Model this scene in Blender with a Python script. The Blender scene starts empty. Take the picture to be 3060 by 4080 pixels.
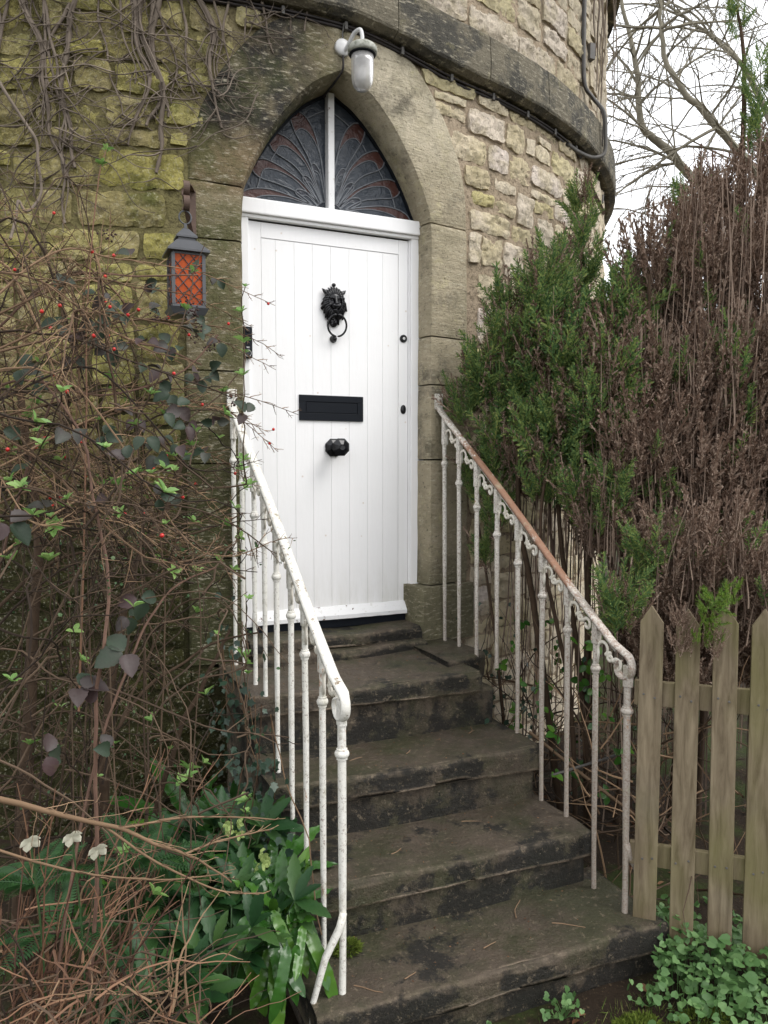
import bpy, bmesh, math, random
import numpy as np
from mathutils import Vector, Matrix, noise
from mathutils.geometry import tessellate_polygon
SC = bpy.context.scene
COL = SC.collection
rad = math.radians

# ------------------------------------------------------------------ camera
cam_d = bpy.data.cameras.new("camera")
cam = bpy.data.objects.new("camera", cam_d); COL.objects.link(cam)
cam_d.sensor_fit = 'HORIZONTAL'; cam_d.sensor_width = 36.0; cam_d.lens = 36.04
cam_d.clip_start = 0.05; cam_d.clip_end = 1000
cam.location = (-.93, -3.79, .79)
cam.rotation_euler = (rad(90 - 3.45), 0, rad(-24.0))
SC.camera = cam
# ------------------------------------------------------------------ light
SUN_ELEV, SUN_ROT = 50.0, 138.0     # soft light from behind and right of the camera
world = bpy.data.worlds.new("World"); SC.world = world; world.use_nodes = True
wn = world.node_tree; wn.nodes.clear()
wo = wn.nodes.new('ShaderNodeOutputWorld'); bg = wn.nodes.new('ShaderNodeBackground')
sky = wn.nodes.new('ShaderNodeTexSky'); sky.sky_type = 'NISHITA'; sky.sun_disc = False
sky.sun_elevation = rad(SUN_ELEV); sky.sun_rotation = rad(SUN_ROT)
tc = wn.nodes.new('ShaderNodeTexCoord'); cl = wn.nodes.new('ShaderNodeTexNoise')
cl.inputs['Scale'].default_value = 2.2; cl.inputs['Detail'].default_value = 5
wn.links.new(tc.outputs['Generated'], cl.inputs['Vector'])
cr = wn.nodes.new('ShaderNodeValToRGB')
cr.color_ramp.elements[0].position = .3; cr.color_ramp.elements[0].color = (.93, .94, .97, 1)
cr.color_ramp.elements[1].position = .7; cr.color_ramp.elements[1].color = (1, 1, 1, 1)
wn.links.new(cl.outputs['Fac'], cr.inputs['Fac'])
sc_ = wn.nodes.new('ShaderNodeVectorMath'); sc_.operation = 'SCALE'; sc_.inputs['Scale'].default_value = 10.5
wn.links.new(cr.outputs['Color'], sc_.inputs[0])
mx = wn.nodes.new('ShaderNodeMix'); mx.data_type = 'RGBA'; mx.inputs[0].default_value = .9
wn.links.new(sky.outputs['Color'], mx.inputs[6]); wn.links.new(sc_.outputs[0], mx.inputs[7])
wn.links.new(mx.outputs[2], bg.inputs['Color']); bg.inputs['Strength'].default_value = .14
wn.links.new(bg.outputs[0], wo.inputs[0])
sun_d = bpy.data.lights.new("sun", 'SUN'); sun_d.energy = 1.5; sun_d.angle = rad(30); sun_d.color = (1, .97, .93)
sun = bpy.data.objects.new("sun", sun_d); COL.objects.link(sun)
sun.rotation_euler = (rad(90 - SUN_ELEV), 0, rad(-(SUN_ROT - 180)))
SC.view_settings.view_transform = 'Standard'; SC.view_settings.look = 'None'
SC.view_settings.gamma = 1; SC.view_settings.exposure = 0.45
try: SC.view_settings.use_curve_mapping = False
except Exception: pass
SC.cycles.max_bounces = 6

# ------------------------------------------------------------------ material helpers
class NT:
    def __init__(s, name, rough=.8, spec=.3):
        m = bpy.data.materials.new(name); m.use_nodes = True; s.m = m; s.t = m.node_tree; s.t.nodes.clear()
        s.out = s.n('ShaderNodeOutputMaterial'); s.b = s.n('ShaderNodeBsdfPrincipled')
        s.l(s.b.outputs[0], s.out.inputs[0]); s.b.inputs['Roughness'].default_value = rough
        s.b.inputs['Specular IOR Level'].default_value = spec
        s.geo = s.n('ShaderNodeNewGeometry'); s.obi = s.n('ShaderNodeObjectInfo')
        s.pos = s.geo.outputs['Position']
    def n(s, k): return s.t.nodes.new(k)
    def l(s, a, b): s.t.links.new(a, b)
    def put(s, inp, v):
        if isinstance(v, (int, float)): inp.default_value = v
        elif isinstance(v, tuple): inp.default_value = (v + (1,))[:4] if inp.type == 'RGBA' else v
        else: s.l(v, inp)
    def scaled(s, vec, sc):
        m = s.n('ShaderNodeMapping'); s.l(vec, m.inputs['Vector']); m.inputs['Scale'].default_value = sc; return m.outputs[0]
    def noise(s, scale, detail=3, rough=.6, vec=None, dist=0):
        x = s.n('ShaderNodeTexNoise'); s.l(vec if vec is not None else s.pos, x.inputs['Vector'])
        x.inputs['Scale'].default_value = scale; x.inputs['Detail'].default_value = detail
        x.inputs['Roughness'].default_value = rough; x.inputs['Distortion'].default_value = dist
        return x.outputs['Fac']
    def voro(s, scale, feat='F1', vec=None):
        x = s.n('ShaderNodeTexVoronoi'); x.feature = feat; s.l(vec if vec is not None else s.pos, x.inputs['Vector'])
        x.inputs['Scale'].default_value = scale; return x.outputs['Distance']
    def ramp(s, f, stops, interp='LINEAR'):
        x = s.n('ShaderNodeValToRGB'); s.l(f, x.inputs['Fac']); e = x.color_ramp.elements; x.color_ramp.interpolation = interp
        while len(e) > 1: e.remove(e[-1])
        e[0].position = stops[0][0]; c = stops[0][1]; e[0].color = (c, c, c, 1) if isinstance(c, (int, float)) else c + (1,)
        for p, c in stops[1:]:
            k = e.new(p); k.color = (c, c, c, 1) if isinstance(c, (int, float)) else c + (1,)
        return x.outputs['Color']
    def mix(s, f, a, b, mode='MIX'):
        x = s.n('ShaderNodeMix'); x.data_type = 'RGBA'; x.blend_type = mode
        s.put(x.inputs[0], f); s.put(x.inputs[6], a); s.put(x.inputs[7], b); return x.outputs[2]
    def math(s, op, a, b=0, clamp=False):
        x = s.n('ShaderNodeMath'); x.operation = op; x.use_clamp = clamp; s.put(x.inputs[0], a); s.put(x.inputs[1], b); return x.outputs[0]
    def axis(s, k, lo, hi):
        x = s.n('ShaderNodeSeparateXYZ'); s.l(s.pos, x.inputs[0])
        r = s.n('ShaderNodeMapRange'); r.interpolation_type = 'SMOOTHSTEP'; s.l(x.outputs[k], r.inputs[0])
        r.inputs[1].default_value = lo; r.inputs[2].default_value = hi; return r.outputs[0]
    def nz(s):
        x = s.n('ShaderNodeSeparateXYZ'); s.l(s.geo.outputs['Normal'], x.inputs[0]); return x.outputs[2]
    def col(s, c): s.put(s.b.inputs['Base Color'], c)
    def rough(s, c): s.put(s.b.inputs['Roughness'], c)
    def bump(s, h, strength=.5, dist=.01):
        x = s.n('ShaderNodeBump'); s.put(x.inputs['Height'], h); x.inputs['Strength'].default_value = strength
        x.inputs['Distance'].default_value = dist
        if s.b.inputs['Normal'].is_linked: s.l(s.b.inputs['Normal'].links[0].from_socket, x.inputs['Normal'])
        s.l(x.outputs[0], s.b.inputs['Normal'])

def m_wall():
    n = NT('rock_faced_stone', .92, .15)
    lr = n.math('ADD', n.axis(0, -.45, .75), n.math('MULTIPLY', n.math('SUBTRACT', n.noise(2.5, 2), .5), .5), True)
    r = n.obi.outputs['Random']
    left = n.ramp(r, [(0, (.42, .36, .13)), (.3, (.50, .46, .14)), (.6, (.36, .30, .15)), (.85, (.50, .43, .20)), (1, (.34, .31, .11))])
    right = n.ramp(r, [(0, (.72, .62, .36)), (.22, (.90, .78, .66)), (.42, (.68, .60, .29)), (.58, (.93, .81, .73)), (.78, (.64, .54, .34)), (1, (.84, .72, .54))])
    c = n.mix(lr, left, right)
    yel = n.ramp(n.noise(4, 4, .65), [(.47, 0), (.66, 1)])
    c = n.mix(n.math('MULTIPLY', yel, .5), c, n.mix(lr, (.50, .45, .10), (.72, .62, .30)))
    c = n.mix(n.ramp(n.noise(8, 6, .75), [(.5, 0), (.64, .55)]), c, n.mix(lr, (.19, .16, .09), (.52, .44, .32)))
    gr = n.ramp(n.noise(3.1, 5, .7), [(.52, 0), (.68, 1)])
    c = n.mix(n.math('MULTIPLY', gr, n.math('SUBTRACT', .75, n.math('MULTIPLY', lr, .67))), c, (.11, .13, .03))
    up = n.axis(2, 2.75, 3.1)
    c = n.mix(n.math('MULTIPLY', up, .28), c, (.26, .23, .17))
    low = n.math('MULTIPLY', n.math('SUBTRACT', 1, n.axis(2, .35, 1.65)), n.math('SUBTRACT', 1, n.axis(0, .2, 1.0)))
    c = n.mix(n.math('MULTIPLY', low, .95), c, n.mix(n.noise(6, 3), (.010, .013, .005), (.045, .048, .012)))  # algae green, taken near black downwards to paint in shade behind the shrub
    pit = n.noise(38, 5, .75)
    c = n.mix(n.ramp(pit, [(.31, 1), (.44, 0)]), c, n.mix(.7, c, (.07, .06, .04)))
    c = n.mix(n.ramp(n.noise(70, 3), [(.55, 0), (.7, .35)]), c, (.8, .75, .58))
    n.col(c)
    tool = n.noise(26, 6, .72, n.scaled(n.pos, (1, 1, .55)), .9)
    n.bump(tool, 1.0, .035); n.bump(n.noise(75, 5, .75), .9, .012)
    return n.m
def m_mortar():
    n = NT('lime_mortar', .95, .1)
    lr = n.math('ADD', n.axis(0, -.45, .75), n.math('MULTIPLY', n.math('SUBTRACT', n.noise(2.5, 2), .5), .5), True)
    c = n.mix(lr, n.mix(n.noise(4, 4), (.12, .11, .04), (.23, .20, .10)), n.mix(n.noise(5, 4), (.31, .245, .175), (.44, .355, .26)))
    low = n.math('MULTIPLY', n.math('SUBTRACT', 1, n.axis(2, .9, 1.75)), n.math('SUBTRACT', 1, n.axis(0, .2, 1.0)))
    c = n.mix(n.math('MULTIPLY', low, .9), c, (.018, .02, .008))  # lower left mortar darkened in colour for the shade behind the shrub
    c = n.mix(n.ramp(n.noise(45, 4, .7), [(.35, .6), (.5, 0)]), c, (.05, .04, .025))
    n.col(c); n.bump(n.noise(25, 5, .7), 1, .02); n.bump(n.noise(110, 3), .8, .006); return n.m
def m_dressed(name='dressed_stone', band=False):
    n = NT(name, .88, .2)
    base = n.mix(n.noise(5, 7, .75), (.21, .18, .12), (.58, .50, .36))
    if band:
        base = n.mix(n.noise(4, 5, .7), (.10, .092, .072), (.24, .21, .15))
        c = base
        c = n.mix(n.ramp(n.noise(3.5, 6, .7), [(.46, 0), (.56, .8)]), c, (.045, .045, .042))
        c = n.mix(n.ramp(n.noise(9, 4, .7), [(.6, 0), (.68, .6)]), c, (.22, .2, .12))
    else:
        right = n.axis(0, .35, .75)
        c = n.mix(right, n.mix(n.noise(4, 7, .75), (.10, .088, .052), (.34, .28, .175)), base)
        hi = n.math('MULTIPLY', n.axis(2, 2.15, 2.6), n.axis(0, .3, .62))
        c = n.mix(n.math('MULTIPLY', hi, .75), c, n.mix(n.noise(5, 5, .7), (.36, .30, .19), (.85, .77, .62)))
        # black crust on the left haunch of the arch
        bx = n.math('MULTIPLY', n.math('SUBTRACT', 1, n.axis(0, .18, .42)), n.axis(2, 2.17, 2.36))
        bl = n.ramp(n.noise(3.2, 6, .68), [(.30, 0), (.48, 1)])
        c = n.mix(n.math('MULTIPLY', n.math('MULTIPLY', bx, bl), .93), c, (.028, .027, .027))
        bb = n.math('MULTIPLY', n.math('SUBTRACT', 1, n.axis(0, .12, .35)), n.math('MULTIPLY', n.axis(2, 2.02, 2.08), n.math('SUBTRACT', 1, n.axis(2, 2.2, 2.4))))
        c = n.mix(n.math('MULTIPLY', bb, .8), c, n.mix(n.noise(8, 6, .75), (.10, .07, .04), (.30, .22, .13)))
        bl2 = n.ramp(n.noise(2.3, 6, .68), [(.53, 0), (.63, .75)])
        c = n.mix(n.math('MULTIPLY', bl2, right), c, (.10, .09, .07))
        c = n.mix(n.math('MULTIPLY', right, n.ramp(n.noise(6.5, 7, .8), [(.54, 0), (.66, .6)])), c, n.mix(n.noise(11, 3), (.62, .55, .40), (.52, .47, .22)))
        gr = n.ramp(n.noise(3.6, 5, .7), [(.42, 0), (.6, 1)])
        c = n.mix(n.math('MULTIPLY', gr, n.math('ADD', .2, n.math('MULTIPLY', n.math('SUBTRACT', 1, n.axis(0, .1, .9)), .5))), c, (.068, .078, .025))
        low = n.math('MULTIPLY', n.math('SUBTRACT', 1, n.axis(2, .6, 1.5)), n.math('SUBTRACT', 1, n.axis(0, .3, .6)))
        c = n.mix(n.math('MULTIPLY', low, .85), c, n.mix(n.noise(7, 4), (.02, .024, .009), (.06, .062, .02)))  # left jamb darkens downwards: algae tone with the shrub's shade painted in
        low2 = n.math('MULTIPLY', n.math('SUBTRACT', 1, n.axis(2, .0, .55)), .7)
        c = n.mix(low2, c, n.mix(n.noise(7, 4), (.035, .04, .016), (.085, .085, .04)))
    c = n.mix(n.ramp(n.noise(55, 4, .7), [(.3, .7), (.42, 0)]), c, (.03, .027, .02))
    c = n.mix(n.ramp(n.noise(48, 5, .75, n.scaled(n.pos, (.45, .45, 1.6))), [(.54, 0), (.66, .6)]), c, (.55, .50, .38))
    n.col(c)
    n.bump(n.noise(14, 5, .75, n.scaled(n.pos, (.5, .5, 5)), .4), .9, .009)
    n.bump(n.noise(9, 6, .75), .9, .022); n.bump(n.noise(80, 4, .7), .9, .006); return n.m
def m_step():
    n = NT('worn_step_stone', .6, .35)
    c = n.mix(n.noise(4.5, 7, .75), (.027, .021, .015), (.13, .100, .072))
    c = n.mix(n.ramp(n.noise(2.6, 6, .7), [(.42, 0), (.58, .8)]), c, n.mix(n.noise(9, 4, .7), (.022, .026, .011), (.058, .060, .026)))
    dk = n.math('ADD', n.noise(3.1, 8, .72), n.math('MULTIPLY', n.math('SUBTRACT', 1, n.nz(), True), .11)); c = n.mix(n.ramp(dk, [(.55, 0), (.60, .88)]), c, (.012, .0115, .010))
    c = n.mix(n.ramp(n.noise(38, 4, .8), [(.57, 0), (.66, .6)]), c, (.2, .16, .11))
    c = n.mix(n.ramp(n.noise(90, 3, .8), [(.68, 0), (.73, .8)]), c, (.3, .27, .2))
    # pale scuffed arris
    pt = n.ramp(n.geo.outputs['Pointiness'], [(.51, 0), (.55, 1)])
    c = n.mix(n.math('MULTIPLY', pt, n.ramp(n.noise(16, 5, .75), [(.38, .05), (.58, .8)])), c, (.25, .195, .14))
    c = n.mix(n.ramp(n.noise(5.5, 6, .8), [(.68, 0), (.72, .8)]), c, (.2, .21, .15))
    n.col(c); n.rough(n.ramp(n.noise(6, 3), [(.35, .45), (.65, .85)]))
    n.bump(n.noise(11, 7, .75), .9, .025); n.bump(n.noise(85, 4, .75), 1, .006); return n.m
def m_paint(name, dirt=False):
    n = NT(name, .42, .4)
    c = n.mix(n.noise(2, 3), (.84, .835, .835), (.89, .885, .885))
    if dirt:
        low = n.math('SUBTRACT', 1, n.axis(2, -.1, .35))
        c = n.mix(n.math('MULTIPLY', low, n.ramp(n.noise(7, 5, .7, n.scaled(n.pos, (1.6, 1.6, .3))), [(.35, .0), (.75, .7)])), c, (.50, .48, .39))
        c = n.mix(n.ramp(n.voro(11), [(.045, .45), (.07, 0)]), c, (.55, .43, .32))
    n.col(c); n.bump(n.noise(40, 4, .6, n.scaled(n.pos, (1, 1, .15))), .3, .003); n.bump(n.noise(4, 3), .3, .01); return n.m
def m_peel(name='peeling_white_paint', thr=.63, low=False):
    n = NT(name, .55, .35)
    c = n.mix(n.noise(12, 3), (.74, .74, .74), (.82, .82, .82))
    f = n.ramp(n.noise(22, 5, .7), [(thr, 0), (thr + .03, 1)])
    c = n.mix(f, c, n.mix(n.noise(30, 2), (.05, .03, .025), (.2, .12, .08)))
    c = n.mix(n.ramp(n.noise(50, 3, .7), [(.6, 0), (.7, .4)]), c, (.42, .4, .33))
    n.col(c); n.bump(n.math('SUBTRACT', 1, f), .5, .003); return n.m
def m_iron(rail=False, side=0):
    n = NT('rusty_painted_iron' if rail else 'flaking_painted_iron', .55, .35)
    c = n.mix(n.noise(9, 4), (.62, .59, .52), (.78, .76, .71)) if side else n.mix(n.noise(9, 4), (.62, .60, .53), (.80, .79, .75))
    spk = n.ramp(n.noise(95, 4, .8), [(.56, 0), (.6, .85)])
    low = n.math('SUBTRACT', 1, n.axis(2, -.5, .75))
    amt = n.math('ADD', .35, n.math('MULTIPLY', n.ramp(n.noise(2.7, 3), [(.4, 0), (.65, 1)]), .65))
    if not rail: c = n.mix(n.math('MULTIPLY', spk, amt), c, (.17, .115, .085))
    if side == 1:
        c = n.mix(n.math('MULTIPLY', low, .75), c, (.235, .185, .145))
        c = n.mix(n.ramp(n.noise(120, 3, .8), [(.50, 0), (.6, .6)]), c, (.2, .135, .1))
    c = n.mix(n.ramp(n.noise(10, 6, .8, n.scaled(n.pos, (1, 1, .4))), [(.62, 0), (.67, .85)]), c, (.34, .13, .03))
    if rail and side:
        c = n.mix(n.ramp(n.noise(35, 4, .8), [(.45, 0), (.6, .7)]), c, (.3, .24, .2)); rr = n.math('ADD', n.noise(9, 6, .8), n.math('MULTIPLY', n.math('MULTIPLY', n.axis(2, .18, .42), n.math('SUBTRACT', 1, n.axis(2, .75, 1.0))), .22))
        c = n.mix(n.ramp(rr, [(.55, 0), (.62, .92)]), c, n.mix(n.noise(45, 4, .8), (.12, .045, .02), (.30, .15, .08)))
        c = n.mix(n.ramp(n.noise(60, 4, .75), [(.52, 0), (.58, .5)]), c, (.25, .14, .1))
    elif rail:
        c = n.mix(n.ramp(n.noise(16, 7, .85), [(.575, 0), (.605, .9)]), c, n.mix(n.noise(50, 2), (.20, .10, .035), (.10, .09, .05)))
        c = n.mix(n.ramp(n.noise(40, 6, .85), [(.58, 0), (.61, .7)]), c, (.28, .25, .18))
    c = n.mix(n.ramp(n.noise(14, 4, .7), [(.56, 0), (.68, .55)]), c, (.33, .31, .22))
    n.col(c); n.bump(n.noise(70, 4, .8), .7, .003); n.bump(n.noise(20, 4, .7), .5, .004); return n.m
def m_simple(name, c1, c2, scale=20, rough=.5, spec=.4, bump=.3, bd=.003, metal=0, isl=0, vec=(1, 1, 1)):
    n = NT(name, rough, spec); n.b.inputs['Metallic'].default_value = metal
    if isl:
        f = n.math('ADD', n.math('MULTIPLY', n.geo.outputs['Random Per Island'], isl), n.math('MULTIPLY', n.noise(scale, 3), 1 - isl))
    else: f = n.noise(scale, 4, .65, n.scaled(n.pos, vec))
    n.col(n.mix(n.ramp(f, [(.2, 0), (.8, 1)]), c1, c2))
    if bump: n.bump(n.noise(scale * 3, 3, .6, n.scaled(n.pos, vec)), bump, bd)
    return n.m
def m_leaf(name, stops, rough=.45, spec=.4, trans=.25, scale=9, obj=False, veins=0):
    n = NT(name, rough, spec)
    r = n.obi.outputs['Random'] if obj else n.geo.outputs['Random Per Island']
    f = n.math('ADD', n.math('MULTIPLY', r, .65), n.math('MULTIPLY', n.noise(scale, 3), .35))
    c = n.ramp(f, stops); n.col(c)
    if veins: n.bump(n.noise(90, 3, .6), .4, .003)
    t = n.n('ShaderNodeBsdfTranslucent'); n.l(c, t.inputs[0])
    m = n.n('ShaderNodeMixShader'); m.inputs[0].default_value = trans
    n.l(n.b.outputs[0], m.inputs[1]); n.l(t.outputs[0], m.inputs[2]); n.l(m.outputs[0], n.out.inputs[0]); return n.m
def m_picket():
    n = NT('weathered_softwood', .8, .2)
    g = n.noise(7, 5, .65, n.scaled(n.pos, (6, 6, .7)), .6)
    c = n.mix(n.ramp(g, [(.3, 0), (.7, 1)]), (.10, .075, .046), (.26, .21, .14))
    c = n.mix(n.ramp(n.noise(3.2, 3, .5, n.scaled(n.pos, (2, 2, .8))), [(.45, 0), (.7, .55)]), c, (.15, .145, .05))
    c = n.mix(n.ramp(n.noise(2.6, 3), [(.55, 0), (.75, .5)]), c, (.14, .12, .10))
    c = n.mix(n.ramp(n.voro(5.5, vec=n.scaled(n.pos, (1, 1, .45))), [(.035, .8), (.075, 0)]), c, (.08, .06, .04))
    low = n.math('SUBTRACT', 1, n.axis(2, -.97, -.78))
    c = n.mix(n.math('MULTIPLY', low, .6), c, (.09, .06, .03))
    n.col(c); n.bump(n.noise(25, 5, .7, n.scaled(n.pos, (5, 5, .3))), .4, .003); return n.m
def m_ground():
    n = NT('leafy_soil', .95, .15)
    c = n.mix(n.noise(9, 5, .7), (.014, .011, .008), (.05, .034, .022))
    c = n.mix(n.ramp(n.noise(2.6, 5, .7), [(.48, 0), (.6, .8)]), c, (.04, .06, .015))
    c = n.mix(n.ramp(n.noise(60, 4, .7), [(.6, 0), (.66, .7)]), c, (.14, .1, .06))
    n.col(c); n.bump(n.noise(22, 6, .8), .9, .03); return n.m
def m_glass(name, c1, c2, rough=.22):
    n = NT(name, rough, .38)
    n.col(n.mix(n.noise(14, 4, .6), c1, c2))
    n.bump(n.noise(14, 4, .6, None, 2.0), .8, .012); return n.m
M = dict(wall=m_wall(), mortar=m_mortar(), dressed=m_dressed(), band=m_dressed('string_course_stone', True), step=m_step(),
    paint=m_paint('white_gloss_paint', True), peel=m_peel(), frame=m_paint('white_frame_paint'),
    iron=m_iron(), irons=m_iron(False, 1), rail=m_iron(True), rails=m_iron(True, 1), scroll=m_simple('cream_painted_iron', (.60, .55, .45), (.82, .79, .72), 30, .6, .3, .4, .002), picket=m_picket(), ground=m_ground(),
    black=m_simple('black_cast_iron', (.006, .006, .008), (.010, .010, .012), 30, .2, .4, .15, .001),
    blackm=m_simple('satin_black_metal', (.006, .008, .012), (.008, .010, .014), 30, .5, .15, .05, .001),
    lantern=m_simple('grey_lantern_metal', (.055, .058, .065), (.08, .083, .09), 20, .45, .5, .1, .001),
    orange=m_simple('orange_lantern_glass', (.30, .045, .007), (.50, .09, .012), 9, .4, .2, .1, .002),
    rusty=m_simple('brown_iron_strap', (.07, .045, .035), (.13, .085, .065), 30, .7, .3, .4, .002),
    white=m_simple('white_cast_metal', (.5, .5, .5), (.66, .66, .65), 18, .4, .5, .1, .001),
    stained=m_simple('algae_stained_metal', (.06, .07, .04), (.55, .55, .5), 45, .6, .3, .3, .002),
    lampglass=None, cable=m_simple('black_cable', (.012, .011, .011), (.04, .032, .03), 15, .6, .3, .2, .002),
    pipe=m_simple('grey_conduit', (.07, .068, .062), (.14, .13, .12), 15, .6, .4, .2, .002),
    lead=m_simple('lead_came', (.11, .12, .135), (.19, .20, .22), 40, .5, .5, .1, .001),
    glassb=m_glass('grey_blue_glass', (.014, .020, .030), (.045, .056, .072)),
    glassr=m_glass('brown_stained_glass', (.045, .017, .013), (.10, .04, .032)),
    glassd=m_glass('dark_blue_glass', (.008, .011, .02), (.02, .024, .036)),
    vine=m_simple('grey_brown_vine_bark', (.065, .052, .042), (.25, .205, .165), 14, .9, .15, .6, .003, isl=.4),
    bark=m_simple('tree_bark', (.13, .12, .09), (.27, .245, .19), 8, .9, .15, .6, .01),
    bark2=m_simple('dark_shrub_bark', (.035, .024, .016), (.09, .06, .04), 20, .9, .15, .6, .004),
    twig=m_simple('brown_twig_bark', (.06, .036, .022), (.29, .19, .115), 6, .8, .2, 0, isl=.8),
    twigd=m_simple('dark_twig_bark', (.025, .017, .012), (.11, .075, .05), 6, .8, .2, 0, isl=.8),
    twigr=m_simple('red_brown_twig_bark', (.06, .028, .018), (.22, .12, .07), 6, .7, .25, 0, isl=.8),
    bstem=m_simple('bramble_bark', (.07, .04, .03), (.17, .10, .07), 9, .7, .2, .2, .001),
    bleaf=m_leaf('bramble_leaf', [(.1, (.018, .034, .018)), (.4, (.034, .052, .032)), (.6, (.052, .044, .040)), (.85, (.062, .036, .036)), (.98, (.15, .15, .035))], .5, .35, .12, 14, True, 1),
    bud=m_leaf('young_green_leaf', [(.1, (.12, .24, .06)), (.5, (.19, .34, .09)), (.9, (.3, .44, .14))], .45, .4, .35),
    small=m_leaf('small_round_leaf', [(.1, (.03, .07, .03)), (.6, (.06, .12, .045)), (.9, (.12, .17, .07))], .45, .4, .2),
    berry=m_simple('red_berry', (.42, .012, .012), (.6, .03, .02), 30, .25, .5, 0),
    dberry=m_simple('dried_dark_berry', (.02, .01, .012), (.07, .035, .03), 60, .7, .3, 0),
    tongue=m_leaf('glossy_fern_leaf', [(.1, (.02, .07, .012)), (.5, (.04, .125, .018)), (.9, (.11, .22, .03))], .25, .45, .2, 10, True),
    helle=m_leaf('dark_hellebore_leaf', [(.1, (.012, .042, .014)), (.5, (.022, .07, .020)), (.9, (.06, .12, .028))], .42, .3, .12, 10, True, 1),
    hflow=m_leaf('pale_green_flower', [(.1, (.33, .45, .13)), (.9, (.5, .6, .24))], .5, .3, .3),
    wflow=m_leaf('cream_petal', [(.1, (.62, .6, .45)), (.9, (.75, .74, .62))], .5, .3, .3),
    fern=m_leaf('fern_leaf', [(.1, (.02, .06, .018)), (.9, (.045, .12, .035))], .5, .35, .25),
    ivy=m_leaf('ivy_leaf', [(.1, (.014, .035, .022)), (.6, (.028, .06, .035)), (.9, (.06, .10, .06))], .4, .5, .1),
    cover=m_leaf('ground_cover_leaf', [(.1, (.055, .13, .035)), (.5, (.10, .2, .065)), (.85, (.16, .28, .10)), (.97, (.34, .36, .10))], .5, .35, .3),
    moss=m_leaf('moss_green', [(.1, (.05, .085, .012)), (.9, (.15, .19, .035))], .8, .1, .2),
    grass=m_leaf('grass_blade', [(.1, (.07, .12, .02)), (.6, (.13, .2, .04)), (.9, (.3, .27, .12))], .6, .2, .3),
    con=m_leaf('conifer_green', [(.1, (.05, .11, .045)), (.4, (.11, .195, .07)), (.7, (.24, .32, .095)), (.92, (.42, .43, .15))], .6, .2, .35, 3.5),
    conb=m_leaf('dead_conifer_brown', [(.1, (.09, .057, .042)), (.5, (.215, .143, .105)), (.9, (.47, .37, .295))], .85, .15, .12, 1.6),
    cony=m_leaf('conifer_fresh_green', [(.1, (.05, .11, .018)), (.6, (.13, .23, .03)), (.9, (.28, .34, .06))], .5, .3, .2, 5),
    stick=m_simple('dry_stick', (.07, .045, .03), (.28, .19, .12), 9, .9, .1, 0, isl=.8),
    deadleaf=m_leaf('dead_leaf_brown', [(.1, (.09, .035, .018)), (.9, (.27, .16, .09))], .8, .2, .2))
def m_lampglass():
    n = NT('frosted_lamp_glass', .3, .5); n.col(n.ramp(n.noise(30, 4), [(.3, (.55, .54, .52)), (.7, (.75, .74, .73))]))
    n.b.inputs['Transmission Weight'].default_value = .55; n.b.inputs['IOR'].default_value = 1.3
    n.bump(n.noise(60, 2, .5, n.scaled(n.pos, (1, 1, .1))), .3, .003); return n.m
M['lampglass'] = m_lampglass()

# ------------------------------------------------------------------ mesh helpers
def props(o, label=None, cat=None, group=None, kind=None):
    if label: o['label'] = label
    if cat: o['category'] = cat
    if group: o['group'] = group
    if kind: o['kind'] = kind
    return o
def empty(name, loc, label, cat, group=None, rz=0):
    o = bpy.data.objects.new(name, None); COL.objects.link(o); o.location = loc; o.rotation_euler = (0, 0, rz)
    o.empty_display_size = .1; bpy.context.view_layer.update(); return props(o, label, cat, group)
class Geo:
    def __init__(s): s.V = []; s.F = []; s.n = 0; s.mi = []
    def add(s, V, F, mi=0):
        V = np.asarray(V, float).reshape(-1, 3); s.V.append(V)
        if isinstance(F, np.ndarray): s.F.append(F + s.n); s.mi.append(np.full(len(F), mi))
        else:
            by = {}
            for f in F: by.setdefault(len(f), []).append(f)
            for k, fs in by.items(): s.F.append(np.array(fs, int) + s.n); s.mi.append(np.full(len(fs), mi))
        s.n += len(V); return s
    def scatter(s, V, F, mats):
        mats = np.asarray(mats)
        if len(mats) == 0: return s
        V = np.asarray(V, float); Vh = np.c_[V, np.ones(len(V))]
        W = np.einsum('nij,vj->nvi', mats, Vh)[..., :3].reshape(-1, 3)
        by = {}
        for f in F: by.setdefault(len(f), []).append(f)
        s.V.append(W)
        for k, fs in by.items():
            A = np.array(fs, int); B = (A[None] + (np.arange(len(mats)) * len(V))[:, None, None]).reshape(-1, k) + s.n
            s.F.append(B); s.mi.append(np.zeros(len(B), int))
        s.n += len(W); return s
    def mesh(s, name, smooth=False):
        V = np.concatenate(s.V); me = bpy.data.meshes.new(name); me.vertices.add(len(V)); me.vertices.foreach_set('co', V.ravel().astype(np.float32))
        L = np.concatenate([f.ravel() for f in s.F]); tot = np.concatenate([np.full(len(f), f.shape[1]) for f in s.F])
        me.loops.add(len(L)); me.loops.foreach_set('vertex_index', L.astype(np.int32))
        me.polygons.add(len(tot)); me.polygons.foreach_set('loop_start', np.r_[0, np.cumsum(tot)[:-1]].astype(np.int32))
        me.polygons.foreach_set('material_index', np.concatenate(s.mi).astype(np.int32))
        me.polygons.foreach_set('use_smooth', np.full(len(tot), bool(smooth)))
        me.update(calc_edges=True); me.validate(); return me
    def build(s, name, mat, parent=None, smooth=False):
        if not s.V: return None
        me = s.mesh(name, smooth)
        for m in (mat if isinstance(mat, (list, tuple)) else [mat]): me.materials.append(m)
        return link(name, me, parent)
def link(name, me, parent=None):
    o = bpy.data.objects.new(name, me); COL.objects.link(o)
    if parent is not None:
        o.parent = parent; o.matrix_parent_inverse = Matrix.Translation(Vector(0 for _ in range(3))) if False else world_of(parent).inverted()
    return o
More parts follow.
